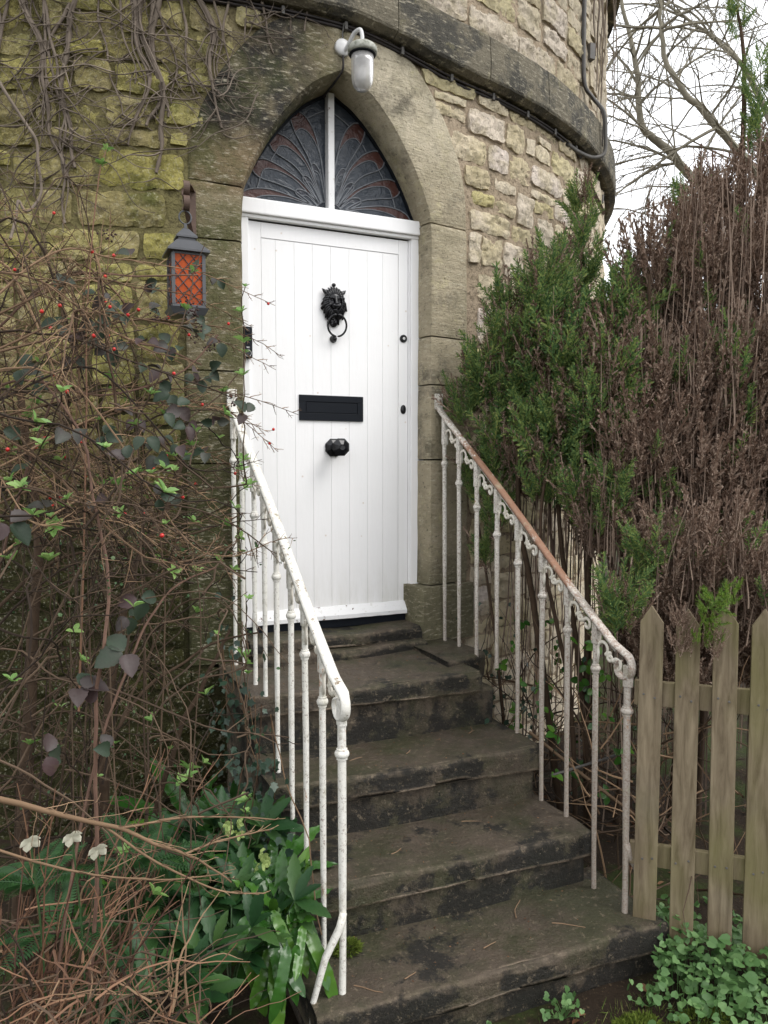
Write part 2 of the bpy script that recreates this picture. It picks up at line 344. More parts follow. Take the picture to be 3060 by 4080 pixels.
def sharp(o, deg=30):
    o.data.set_sharp_from_angle(angle=rad(deg)); return o
def world_of(o):
    m = Matrix.LocRotScale(o.location, o.rotation_euler, o.scale)
    return world_of(o.parent) @ o.matrix_parent_inverse @ m if o.parent else m
def tube(pts, r, n=6, cap=False, flat=1.0):
    P = np.asarray(pts, float); T = np.gradient(P, axis=0); T /= (np.linalg.norm(T, axis=1, keepdims=True) + 1e-9)
    d = P[-1] - P[0]; ref = np.eye(3)[np.argmin(np.abs(d) + 1e-3 * np.arange(3))]
    N = np.cross(T, ref); N /= (np.linalg.norm(N, axis=1, keepdims=True) + 1e-9); B = np.cross(T, N)
    r = np.broadcast_to(np.asarray(r, float), (len(P),)); a = np.linspace(0, 2 * np.pi, n, endpoint=False)
    V = P[:, None] + r[:, None, None] * (np.cos(a)[None, :, None] * N[:, None] * flat + np.sin(a)[None, :, None] * B[:, None])
    k = len(P); i = np.arange(k - 1)[:, None] * n; j = np.arange(n)[None]; j2 = (j + 1) % n
    F = np.stack([i + j, i + j2, i + n + j2, i + n + j], -1).reshape(-1, 4)
    if cap: return V.reshape(-1, 3), [tuple(f) for f in F] + [tuple(range(n))[::-1], tuple(range((k - 1) * n, k * n))]
    return V.reshape(-1, 3), F
def lathe(prof, n=16, c=(0, 0, 0), axis='z', ph=0):
    V = []; F = []
    for r, z in prof:
        for k in range(n):
            a = 2 * math.pi * (k + ph) / n; x, y = r * math.cos(a), r * math.sin(a)
            V.append((c[0] + x, c[1] + y, c[2] + z) if axis == 'z' else (c[0] + x, c[1] - z, c[2] + y))
    for i in range(len(prof) - 1):
        for k in range(n): F.append((i * n + k, i * n + (k + 1) % n, (i + 1) * n + (k + 1) % n, (i + 1) * n + k))
    F.append(tuple(range(n))[::-1]); F.append(tuple(range((len(prof) - 1) * n, len(prof) * n)))
    return V, F
def box(x0, x1, y0, y1, z0, z1):
    V = [(x, y, z) for z in (z0, z1) for y in (y0, y1) for x in (x0, x1)]
    return V, [(0, 2, 3, 1), (4, 5, 7, 6), (0, 1, 5, 4), (2, 6, 7, 3), (0, 4, 6, 2), (1, 3, 7, 5)]
def bbox_obj(name, dims, mat, parent, bev=.003, seg=2):
    bm = bmesh.new(); V, F = box(*dims); vs = [bm.verts.new(v) for v in V]
    for f in F: bm.faces.new([vs[i] for i in f])
    bmesh.ops.recalc_face_normals(bm, faces=bm.faces)
    if bev: bmesh.ops.bevel(bm, geom=bm.edges[:], offset=bev, segments=seg, affect='EDGES', profile=.6)
    me = bpy.data.meshes.new(name); bm.to_mesh(me); bm.free(); me.materials.append(mat); return link(name, me, parent)
def frames(P, D, U, S):
    """matrices: +Y along D, +Z near U; S scale (n,) or (n,3)"""
    P = np.asarray(P, float); D = np.asarray(D, float); U = np.asarray(U, float)
    D = D / (np.linalg.norm(D, axis=1, keepdims=True) + 1e-9); X = np.cross(D, U); X /= (np.linalg.norm(X, axis=1, keepdims=True) + 1e-9)
    Z = np.cross(X, D); S = np.asarray(S, float); S = np.repeat(S[:, None], 3, 1) if S.ndim == 1 else S
    A = np.zeros((len(P), 4, 4)); A[:, :3, 0] = X * S[:, 0:1]; A[:, :3, 1] = D * S[:, 1:2]; A[:, :3, 2] = Z * S[:, 2:3]; A[:, :3, 3] = P; A[:, 3, 3] = 1
    return A
def nz(x, y, z): return noise.noise(Vector((x, y, z)))
def smooth_curve(pts, n=8):
    P = [Vector(p) for p in pts]; out = []
    for i in range(len(P) - 1):
        a, b, c, d = P[max(i - 1, 0)], P[i], P[i + 1], P[min(i + 2, len(P) - 1)]
        for k in range(n):
            t = k / n; out.append(.5 * ((2 * b) + (c - a) * t + (2 * a - 5 * b + 4 * c - d) * t * t + (3 * b - a - 3 * c + d) * t ** 3))
    out.append(P[-1]); return np.array(out)

# ------------------------------------------------------------------ ground
TR, TC = 3.6, (.35, 3.41)
def ground_z(x, y):
    z = -1.05 + .02 * nz(x * 2, y * 2, 0) + .012 * nz(x * 9, y * 9, 3)
    z += .10 * max(0, min(1, (y + 1.7) / 1.2)) if x < -.2 or x > 1.1 else 0
    if y < -3.2: z += 0
    return z
def make_ground():
    s = np.concatenate([-np.geomspace(220, 3.3, 26), np.linspace(-3.2, 3.6, 100), np.geomspace(3.8, 220, 26)])
    xs = s; ys = s - 1.2; V = [(x, y, ground_z(x, y)) for y in ys for x in xs]; n = len(xs)
    i = (np.arange(n - 1)[:, None] * n + np.arange(n - 1)[None]).ravel(); F = np.stack([i, i + 1, i + n + 1, i + n], 1)
    props(Geo().add(V, F).build('ground', M['ground'], None, True), kind='structure')
make_ground()

# ------------------------------------------------------------------ the tower
tower = empty('stone_tower', (TC[0], TC[1], -1.05), 'round rubble stone tower with a pointed arch doorway and projecting stone band', 'building')
def cyl(s, z, r): a = s / TR; return (TC[0] + r * math.sin(a), TC[1] - r * math.cos(a), z)
def s_of_x(x): return TR * math.asin(max(-1, min(1, (x - TC[0]) / TR)))
def wy(x, r=TR): return TC[1] - math.sqrt(r * r - (x - TC[0]) ** 2)
XC = .457
IZ = [(-.17, .487), (.6, .489), (1.22, .490), (1.83, .491), (2.057, .484), (2.15, .455), (2.30, .380), (2.47, .262), (2.60, .137), (2.685, .0)]
EZ = [(-.17, .765), (.6, .765), (1.22, .760), (1.83, .750), (2.057, .745), (2.27, .728), (2.46, .665), (2.66, .545), (2.85, .36), (3.02, .0)]
def curve_at(t, tab):
    k = min(int(t), len(tab) - 2); f = t - k
    p = [tab[max(0, min(len(tab) - 1, k + d))] for d in (-1, 0, 1, 2)]
    if k < 3: return tuple(p[1][i] * (1 - f) + p[2][i] * f for i in (0, 1))
    if k == len(tab) - 2: p[3] = tuple(2 * p[2][i] - p[1][i] for i in (0, 1))
    return tuple(.5 * (2 * p[1][i] + (p[2][i] - p[0][i]) * f + (2 * p[0][i] - 5 * p[1][i] + 4 * p[2][i] - p[3][i]) * f * f + (3 * p[1][i] - p[0][i] - 3 * p[2][i] + p[3][i]) * f ** 3) for i in (0, 1))
def t_of_z(z):
    for k in range(len(IZ) - 1):
        if IZ[k][0] <= z <= IZ[k + 1][0]: return k + (z - IZ[k][0]) / (IZ[k + 1][0] - IZ[k][0])
def in_surround(x, z, pad=0.0):
    if z > 3.02: return False
    dx = abs(x - XC)
    for k in range(len(EZ) - 1):
        if EZ[k][0] <= z <= EZ[k + 1][0]:
            f = (z - EZ[k][0]) / (EZ[k + 1][0] - EZ[k][0]); return dx < EZ[k][1] * (1 - f) + EZ[k + 1][1] * f + pad
    return False
def make_surround():
    right = [(-.16, .147), (.147, .822), (.822, 1.219), (1.219, 1.473), (1.473, 2.057)]
    left = [(-.16, .35), (.35, .80), (.80, 1.233), (1.233, 1.833), (1.833, 2.075)]
    def block(sd, t0, t1, name, plinth=False, gap=.004):
        nt = max(6, int((t1 - t0) * 7) + 4); rows = []
        seed = t0 * 7 + sd * 3
        for i in range(nt):
            t = t0 + (t1 - t0) * i / (nt - 1)
            zi, hi = curve_at(t, IZ); ze, he = curve_at(t, EZ)
            if t < 1e-6 + 4.0: ze = zi
            if plinth: hi = .415; he = .79
            g = 0
            if i == 0: g = gap
            if i == nt - 1: g = -gap
            row = []
            def P(w, yoff, back=None, jit=0):
                x = XC + sd * (hi + (he - hi) * w); z = zi + (ze - zi) * w + g
                base = wy(XC + sd * (hi + (he - hi) * max(w, 0)))
                pr = .055 if plinth else .012
                y = back if back is not None else base - pr + yoff
                if i in (0, nt - 1) and back is None: y += .005
                k = .006 * nz(x * 6 + seed, z * 6, 1) + .003 * nz(x * 22, z * 22, seed)
                return (x + k * .6, y + k, z + k * .3)
            row.append(P(.0, 0, .07)); row.append(P(.0, 0, .0)); row.append(P(.0, .062)); row.append(P(.03, .030)); row.append(P(.075, .004)); row.append(P(.13, 0))
            for w in (.25, .4, .55, .7, .85, .97): row.append(P(w, 0))
            row.append(P(1.0, .006)); row.append(P(1.0, .05))
            rows.append(row)
        V = [p for r in rows for p in r]; m = len(rows[0]); F = []
        for i in range(nt - 1):
            for j in range(m - 1):
                q = (i * m + j, i * m + j + 1, (i + 1) * m + j + 1, (i + 1) * m + j); F.append(q if sd > 0 else q[::-1])
        F.append(tuple(range(m))[::-1 if sd > 0 else 1]); F.append(tuple(range((nt - 1) * m, nt * m))[::1 if sd > 0 else -1])
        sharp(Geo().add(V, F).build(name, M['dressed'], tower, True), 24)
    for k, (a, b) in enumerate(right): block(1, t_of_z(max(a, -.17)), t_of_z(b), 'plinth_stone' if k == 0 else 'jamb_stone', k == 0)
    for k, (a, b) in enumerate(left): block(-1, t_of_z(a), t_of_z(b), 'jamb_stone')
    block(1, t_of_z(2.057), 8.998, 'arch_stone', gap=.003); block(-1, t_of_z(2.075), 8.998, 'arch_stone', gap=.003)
make_surround()
def band_z(s): # underside of the string course sags a little away from the door
    t = max(0, min(1, (s - .05) / .8)); return 2.925 - .095 * t * t * (3 - 2 * t)
def make_core():
    g = Geo(); ds = .045; ss = np.arange(-5.5, 5.6, ds); zs = np.arange(-1.12, 4.6, ds); V = []; 
    for z in zs:
        for s in ss:
            x, y, _ = cyl(s, z, TR); k = .006 * nz(s * 5, z * 5, 2) + .004 * nz(s * 15, z * 15, 5)
            V.append(cyl(s, z, TR + k - .002))
    n = len(ss); F = []
    for i in range(len(zs) - 1):
        for j in range(n - 1):
            s, z = ss[j] + ds / 2, zs[i] + ds / 2; x = cyl(s, z, TR)[0]
            dx = abs(x - XC)
            if z < 2.9 and abs(s) < 2 and in_surround(x, z, -.09): 
                continue
            F.append((i * n + j, i * n + j + 1, (i + 1) * n + j + 1, (i + 1) * n + j))
    g.add(V, F).build('mortar_face', M['mortar'], tower, True)
    # back of the drum, plain
    V = []; a0, a1 = 5.5 / TR, 2 * math.pi - 5.5 / TR
    for z in (-1.12, 4.55):
        for k in range(41): a = a0 + (a1 - a0) * k / 40; V.append((TC[0] + TR * math.sin(a), TC[1] - TR * math.cos(a), z))
    V.append((TC[0], TC[1], 4.75)); F = [(k, k + 1, 42 + k, 41 + k) for k in range(40)]
    Geo().add(V[:82], F).build('mortar_face', M['mortar'], tower, True)
    V, F = lathe([(TR + .12, 4.5), (TR + .12, 4.6), (.05, 5.4)], 64, (TC[0], TC[1], 0)); Geo().add(V, F).build('roof', M['band'], tower)
make_core()
TRACED = [(-1.361, 2.046, -1.051, 2.182), (-1.028, 2.071, -0.665, 2.193), (-1.001, 2.224, -0.733, 2.295), (-0.712, 2.238, -0.637, 2.297), (-1.278, 2.22, -1.086, 2.288), (-0.78, 2.331, -0.574, 2.438), (-0.988, 2.31, -0.797, 2.436), (-1.191, 2.309, -1.015, 2.395), (-1.421, 1.866, -1.319, 2.011), (-1.286, 1.886, -1.144, 1.993), (-1.121, 1.893, -0.774, 2.008), (-1.016, 1.76, -0.857, 1.829), (-1.225, 1.747, -1.037, 1.833), (-0.836, 1.765, -0.675, 1.828), (-0.941, 2.474, -0.719, 2.559), (-0.693, 2.487, -0.521, 2.563), (-1.145, 2.605, -0.999, 2.674), (-1.412, 2.605, -1.275, 2.675), (-0.988, 2.602, -0.802, 2.695), (-0.78, 2.638, -0.611, 2.724), (-0.589, 2.659, -0.425, 2.737), (-1.142, 2.707, -0.958, 2.792), (-1.408, 2.698, -1.282, 2.802), (-1.259, 2.703, -1.164, 2.816), (-0.936, 2.732, -0.8, 2.837), (-0.778, 2.761, -0.639, 2.844), (-0.618, 2.781, -0.434, 2.844), (-0.412, 2.804, -0.297, 2.897), (-1.414, 2.451, -1.298, 2.577), (-1.275, 2.447, -1.14, 2.58), (-1.118, 2.468, -0.963, 2.577), (-1.419, 2.312, -1.302, 2.429), (-1.279, 2.31, -1.203, 2.422), (-1.423, 2.203, -1.305, 2.285),
 (0.552, 2.751, 0.918, 2.865), (0.947, 2.744, 1.19, 2.868), (0.641, 2.623, 0.85, 2.687), (0.884, 2.624, 1.146, 2.681), (1.215, 2.746, 1.473, 2.858), (1.483, 2.765, 1.729, 2.852), (1.758, 2.741, 2.041, 2.831), (2.104, 2.746, 2.293, 2.85), (1.197, 2.605, 1.33, 2.689), (1.375, 2.61, 1.463, 2.696), (1.475, 2.605, 1.656, 2.687), (0.753, 2.432, 1.012, 2.566), (1.03, 2.431, 1.2, 2.561), (1.216, 2.418, 1.417, 2.56), (1.684, 2.603, 2.004, 2.682), (1.465, 2.457, 1.771, 2.537), (0.871, 2.322, 0.995, 2.39), (1.09, 2.331, 1.279, 2.388), (0.906, 2.215, 1.078, 2.288), (1.091, 2.206, 1.27, 2.273), (1.294, 2.188, 1.455, 2.361), (1.469, 2.291, 1.696, 2.371), (0.93, 2.084, 1.217, 2.175), (1.723, 2.341, 1.956, 2.416), (1.248, 2.08, 1.488, 2.169), (1.511, 2.159, 1.699, 2.233), (0.989, 1.899, 1.157, 2.059), (1.169, 1.867, 1.356, 2.056), (1.377, 1.91, 1.602, 1.997), (0.991, 1.702, 1.181, 1.821), (1.236, 1.708, 1.458, 1.827), (0.993, 1.501, 1.194, 1.657), (1.728, 2.199, 2.002, 2.257), (1.224, 1.523, 1.449, 1.655), (2.045, 2.594, 2.305, 2.687), (2.077, 2.39, 2.35, 2.483),
 (0.87, 3.13, 1.286, 3.263), (0.52, 3.14, .84, 3.26), (1.295, 3.12, 1.7, 3.254), (1.728, 3.14, 2.087, 3.268), (0.95, 3.29, 1.25, 3.42), (1.28, 3.28, 1.52, 3.45), (1.55, 3.285, 1.85, 3.4)]
def make_stones():
    rng = random.Random(11); rects = []; D = .02; s0, s1, z0, z1 = -3.4, 4.6, -1.05, 4.2
    nx, ny = int((s1 - s0) / D), int((z1 - z0) / D); occ = np.zeros((ny, nx), bool)
    J = .016
    for j in range(ny):
        for i in range(nx):
            s, z = s0 + (i + .5) * D, z0 + (j + .5) * D; x = cyl(s, z, TR)[0]
            if in_surround(x, z, .012) and abs(s) < 2: occ[j, i] = True
            bz = band_z(s)
            if bz - .012 < z < bz + .26: occ[j, i] = True
    def mark(r):
        a, b, c, d = [int(round(v)) for v in ((r[0] - J / 2 - s0) / D, (r[1] - J / 2 - z0) / D, (r[2] + J / 2 - s0) / D, (r[3] + J / 2 - z0) / D)]
        occ[max(b, 0):d, max(a, 0):c] = True
    TR_ = [list(r) for r in TRACED]
    def hit(k, r):   # would stone k, grown to r, leave less than a joint to a neighbour, the arch or the band?
        for j, o in enumerate(TR_):
            if j != k and r[0] - .020 < o[2] and r[2] + .020 > o[0] and r[1] - .018 < o[3] and r[3] + .018 > o[1]: return True
        for s in (r[0], (r[0] + r[2]) / 2, r[2]):
            b_ = band_z(s)
            if r[3] > b_ - .015 and r[1] < b_ + .27: return True
            for z in (r[1], r[3]):
                if in_surround(cyl(s, z, TR)[0], z, .018): return True
        return False
    for _ in range(9):
        for k, r in enumerate(TR_):
            for ax, sg in ((1, -1), (3, 1), (0, -1), (2, 1)):
                q = list(r); q[ax] += sg * .004
                if not hit(k, q): r[ax] = q[ax]
    for r in TR_: mark(r); rects.append(tuple(r))
    for j in range(ny):
        i = 0
        while i < nx:
            if occ[j, i]: i += 1; continue
            wt = rng.uniform(.14, .38); ht = rng.choice([.09, .11, .13, .15, .17]); w = 0
            while i + w < nx and not occ[j, i + w] and w * D < wt: w += 1
            h = 0
            while j + h < ny and not occ[j + h, i:i + w].any() and h * D < ht: h += 1
            rem = 0
            while j + h + rem < ny and rem < 4 and not occ[j + h + rem, i:i + w].any(): rem += 1
            if 0 < rem < 4: h += rem
            if w * D >= .07 and h * D >= .055:
                r = (s0 + i * D + J / 2, z0 + j * D + J / 2, s0 + (i + w) * D - J / 2, z0 + (j + h) * D - J / 2); rects.append(r)
                occ[j:j + h, i:i + w] = True; i += w
            else: i += 1
    def stone(r, big=True):
        a, b, c, d = r; V = []; sd = rng.uniform(0, 99); pr = rng.uniform(.004, .016); W, H = c - a, d - b
        tilt = rng.uniform(-.03, .03); pillow = rng.uniform(.0, .004)
        fine = big; nu = max(6, min(26, int(W / (.013 if fine else .03)) + 3)); nv = max(5, min(15, int(H / (.012 if fine else .03)) + 3))
        sk = [rng.uniform(-.02, .02) for _ in range(4)]
        for jj in range(nv):
            for ii in range(nu):
                u, v = ii / (nu - 1) * 2 - 1, jj / (nv - 1) * 2 - 1
                if ii == 1: u = -.995
                elif ii == nu - 2: u = .995
                if jj == 1: v = -.99
                elif jj == nv - 2: v = .99
                # round corners off (superellipse-like squeeze) and let edges wander
                q = 1 - .07 * (abs(u) ** 4) * (abs(v) ** 4)
                uu, vv = u * q, v * q
                s = (a + c) / 2 + uu * W / 2 + (sk[0] + sk[1] * v) * abs(u) * min(W, .15) * .6; z = (b + d) / 2 + vv * H / 2 + tilt * u * W / 2 * .5 + sk[2] * u * H * .8
                e = max(abs(u), abs(v)); k = .013 * (1 if e > .75 else .4)
                s += k * nz(s * 16 + sd, z * 16, 0) ; z += k * nz(s * 16, z * 16 + sd, 9)
                rr = pr + .0 + pillow * (1 - u * u) * (1 - v * v) + .012 * nz(s * 11, z * 13, sd) + .010 * nz(s * 27, z * 36, sd) + .007 * nz(s * 60, z * 70, sd) - .005 * (e ** 8)
                if e > .999: rr = -.012
                V.append(cyl(s, z, TR + rr))
        n = nu; F = [(j2 * n + i2, j2 * n + i2 + 1, (j2 + 1) * n + i2 + 1, (j2 + 1) * n + i2) for j2 in range(nv - 1) for i2 in range(nu - 1)]
        return V, F
    camp = Vector(cam.location); fw = cam.rotation_euler.to_matrix() @ Vector((0, 0, -1)); rt = cam.rotation_euler.to_matrix() @ Vector((1, 0, 0)); upv = rt.cross(fw)
    def vis(r):
        p = Vector(cyl((r[0] + r[2]) / 2, (r[1] + r[3]) / 2, TR)); d = p - camp; nrm = Vector((p.x - TC[0], p.y - TC[1], 0)).normalized()
        z = d.dot(fw); x, y = d.dot(rt) / z, d.dot(upv) / z
        if z < 0 or abs(x) > .56 or abs(y) > .70: return 0
        return max(0, -nrm.dot(d.normalized())) * (r[2] - r[0]) * (r[3] - r[1]) / d.length ** 2 * (1.0 if r[1] > .2 else .4)
    order = sorted(rects, key=vis, reverse=True); g = Geo()
    for k, r in enumerate(order):
        V, F = stone(r, k < 285)
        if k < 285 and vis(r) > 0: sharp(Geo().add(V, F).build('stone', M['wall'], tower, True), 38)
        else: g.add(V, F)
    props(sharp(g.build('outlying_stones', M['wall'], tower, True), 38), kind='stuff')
make_stones()
def make_band():
    rng = random.Random(5); cuts = [-4.2, -3.5, -2.7, -1.9, -1.1, -.35, .36, .95, 1.47, 2.15, 2.75, 3.4, 4.1, 4.9]
    for a, b in zip(cuts[:-1], cuts[1:]):
        n = max(6, int((b - a) / .05)); V = []; prof = [(-.03, 0), (.045, 0), (.085, .018), (.092, .03), (.094, .10), (.09, .17), (.088, .235), (.075, .25), (-.03, .262)]; sd = rng.uniform(0, 50)
        for i in range(n + 1):
            s = a + .002 + (b - a - .004) * i / n; bz = band_z(s)
            for r, z in prof:
                k = .004 * nz(s * 9 + sd, z * 9, 1) + .003 * nz(s * 28, z * 28, sd); V.append(cyl(s, bz + z + k * .8, TR + r + k))
        m = len(prof); F = [(i * m + j, (i + 1) * m + j, (i + 1) * m + j + 1, i * m + j + 1) for i in range(n) for j in range(m - 1)]
        F.append(tuple(range(m))); F.append(tuple(range(n * m, (n + 1) * m))[::-1])
        Geo().add(V, F).build('band_stone', M['band'], tower)
make_band()
# ------------------------------------------------------------------ door, frame, fanlight (parts of the tower)
def make_door():
    fr = bbox_obj('door_frame', (.905, .985, -.028, .06, -.03, 2.0), M['peel'] if False else M['frame'], tower, .004)
    bbox_obj('frame_post', (-.05, .022, -.028, .06, -.03, 2.0), M['frame'], fr, .004)
    # stop bead of the frame on the lock side
    bbox_obj('frame_bead', (.897, .9045, -.012, .05, 0, 1.995), M['frame'], fr, .002)
    lin = bbox_obj('lintel_rail', (-.05, .985, -.052, .06, 2.015, 2.088), M['frame'], fr, .006)
    bbox_obj('lintel_drip', (-.045, .98, -.034, .0, 1.998, 2.0145), M['frame'], fr, .004)
    door = bbox_obj('door', (.024, .8955, .004, .05, .012, 1.992), M['paint'], tower, .003)
    # raised margins round the boarded panel
    bbox_obj('door_stile', (.0245, .089, -.006, .0035, .02, 1.990), M['paint'], door, .002)
    bbox_obj('door_stile', (.840, .895, -.006, .0035, .02, 1.990), M['paint'], door, .002)
    bbox_obj('door_rail', (.0895, .8395, -.006, .0035, 1.915, 1.990), M['paint'], door, .002)
    xs = [.0905, .162, .26, .356, .455, .556, .659, .748, .8385]
    for a, b in zip(xs[:-1], xs[1:]): bbox_obj('plank', (a + .0004, b - .0004, -.0035, .0035, .016, 1.913), M['paint'], door, .0010, 1)
    # weather board with peeling paint
    V = []; F = []; prof = [(-.002, .052), (-.012, .05), (-.026, .034), (-.046, .008), (-.046, -.012), (-.030, -.014), (-.030, -.006), (-.002, -.006)]
    n = 40
    for i in range(n + 1):
        x = .026 + (.905 - .026) * i / n
        for y, z in prof: k = .0012 * nz(x * 20, z * 30, 3); V.append((x, y - .005 + k, z + k))
    m = len(prof); F = [(i * m + j, (i + 1) * m + j, (i + 1) * m + (j + 1) % m, i * m + (j + 1) % m) for i in range(n) for j in range(m)]
    F += [tuple(range(m))[::-1], tuple(range(n * m, (n + 1) * m))]
    Geo().add(V, F).build('weather_board', M['peel'], door)
    bbox_obj('threshold_sill', (-.04, .97, -.03, .08, -.060, -.020), M['blackm'], fr, .003)
    # letter plate with sunken flap
    lp = bbox_obj('letter_plate', (.280, .632, -.0075, -.0038, 1.022, 1.152), M['blackm'], door, .001)
    for d in ((.280, .632, -.0125, -.0078, 1.022, 1.060), (.280, .632, -.0125, -.0078, 1.118, 1.152), (.280, .315, -.0125, -.0078, 1.0605, 1.1175), (.600, .632, -.0125, -.0078, 1.0605, 1.1175)):
        bbox_obj('letter_plate_border', d, M['blackm'], lp, .0015)
    bbox_obj('letter_flap', (.318, .597, -.0105, -.0078, 1.063, 1.114), M['blackm'], lp, .001)
    # octagonal knob
    V, F = lathe([(.050, 0), (.050, .008), (.042, .014), (.026, .022)], 8, (.467, -.0036, .884), 'y', .5); g = Geo().add(V, F)
    V, F = lathe([(.024, .018), (.02, .045), (.026, .092), (.046, .106), (.048, .112), (.037, .121), (.015, .132), (.010, .131)], 8, (.467, -.0036, .884), 'y', .5); g.add(V, F)
    g.build('door_knob', M['black'], door)
    V, F = lathe([(.021, 0), (.021, .005), (.014, .009), (.012, .004)], 24, (.868, -.006, 1.472), 'y'); g = Geo().add(V, F); g.build('lock_cylinder', M['black'], door, True)
    V, F = lathe([(.006, .004), (.0075, .0115), (.004, .012)], 12, (.868, -.006, 1.472), 'y'); Geo().add(V, F).build('lock_barrel', M['white'], door)
    V, F = lathe([(.017, 0), (.017, .004), (.012, .008), (.008, .0085)], 24, (0, 0, 0), 'y'); V = [(x * .95 + .868, y - .006, z * 1.45 + 1.093) for x, y, z in V]
    Geo().add(V, F).build('keyhole_cover', M['black'], door, True)
    make_knocker(door)
def ellipsoid(c, r, n=12, m=8, f=None):
    V = []; F = []
    for i in range(m + 1):
        th = math.pi * i / m
        for j in range(n):
            ph = 2 * math.pi * j / n; p = [math.sin(th) * math.cos(ph), math.sin(th) * math.sin(ph), math.cos(th)]
            if f: p = f(p)
            V.append((c[0] + p[0] * r[0], c[1] + p[1] * r[1], c[2] + p[2] * r[2]))
    for i in range(m):
        for j in range(n): F.append((i * n + j, (i + 1) * n + j, (i + 1) * n + (j + 1) % n, i * n + (j + 1) % n))
    return V, F
def make_knocker(door):
    cx, cz, y0 = .467, 1.628, -.004; g = Geo()
    g.add(*ellipsoid((cx, y0 - .012, cz), (.05, .024, .058), 20, 12))            # skull
    g.add(*ellipsoid((cx, y0 - .030, cz + .022), (.032, .014, .022), 14, 8))     # forehead
    g.add(*ellipsoid((cx, y0 - .040, cz - .022), (.021, .018, .016), 14, 8))     # muzzle
    g.add(*ellipsoid((cx, y0 - .034, cz - .043), (.015, .012, .010), 12, 8))     # chin
    g.add(*ellipsoid((cx, y0 - .056, cz - .012), (.009, .006, .006), 10, 6))     # nose pad
    g.add(*tube([(cx, y0 - .040, cz + .022), (cx, y0 - .050, cz + .002), (cx, y0 - .055, cz - .010)], [.008, .007, .006], 8))
    for s in (-1, 1):
        g.add(*ellipsoid((cx + s * .018, y0 - .036, cz + .008), (.0065, .005, .004), 10, 6))
        g.add(*tube([(cx + s * .006, y0 - .042, cz + .016), (cx + s * .018, y0 - .041, cz + .019), (cx + s * .030, y0 - .033, cz + .012)], [.003, .004, .003], 6))
        g.add(*ellipsoid((cx + s * .011, y0 - .050, cz - .022), (.010, .007, .008), 10, 6))
        g.add(*ellipsoid((cx + s * .026, y0 - .030, cz - .016), (.012, .010, .014), 10, 6))
        V, F = tube([(cx + s * .040, y0 - .016, cz + .044), (cx + s * .055, y0 - .018, cz + .056), (cx + s * .066, y0 - .016, cz + .066)], [.013, .009, .001], 8); g.add(V, F)
    rng = random.Random(3)
    for k in range(26):                                                             # mane locks
        a = math.pi * (.22 + 1.56 * k / 25) + math.pi / 2 - math.pi * .22 + .0
        a = math.pi / 2 + .45 + (2 * math.pi - .9) * k / 25
        r0, r1 = .040, .062 + .005 * math.sin(k * 2.3)
        dx, dz = math.cos(a), math.sin(a) * 1.12
        tip = (cx + dx * r1 + .006 * math.sin(k), y0 - .008, cz + dz * r1 - .022 - .010 * (k % 3))
        g.add(*tube([(cx + dx * r0 * .9, y0 - .028, cz + dz * r0), (cx + dx * (r0 + r1) / 2, y0 - .026, cz + dz * (r0 + r1) / 2 - .006), tip], [.009, .010, .005], 7))
    for k in range(9):
        a = math.pi * (.12 + .76 * k / 8); g.add(*tube([(cx + math.cos(a) * .03, y0 - .030, cz + .02 + math.sin(a) * .022), (cx + math.cos(a) * .046, y0 - .026, cz + .028 + math.sin(a) * .038), (cx + math.cos(a) * .052, y0 - .010, cz + .03 + math.sin(a) * .05)], [.005, .007, .003], 7))
    g.add(*ellipsoid((cx, y0 - .014, cz + .088), (.011, .010, .010), 12, 8))
    V, F = ellipsoid((cx, y0 - .008, cz - .09), (.026, .012, .036), 14, 8); g.add(V, F)
    for k in range(7): g.add(*ellipsoid((cx + .012 * math.cos(k * 2.4), y0 - .018, cz - .075 - .009 * (k % 5)), (.008, .006, .008), 8, 6))
    g.build('lion_head_knocker', M['black'], door, True)
    P = [(cx + .008 + .051 * math.cos(a), y0 - .040 - .006 * math.sin(a), 1.508 + .055 * math.sin(a)) for a in np.linspace(0, 2 * math.pi, 33)]
    V, F = tube(P, .0052, 10); Geo().add(V, F).build('knocker_ring', M['black'], door, True)
    V, F = lathe([(.019, 0), (.019, .006), (.012, .014), (.012, .026), (.004, .030)], 16, (cx, y0, 1.443), 'y'); Geo().add(V, F).build('strike_button', M['black'], door, True)
make_door()
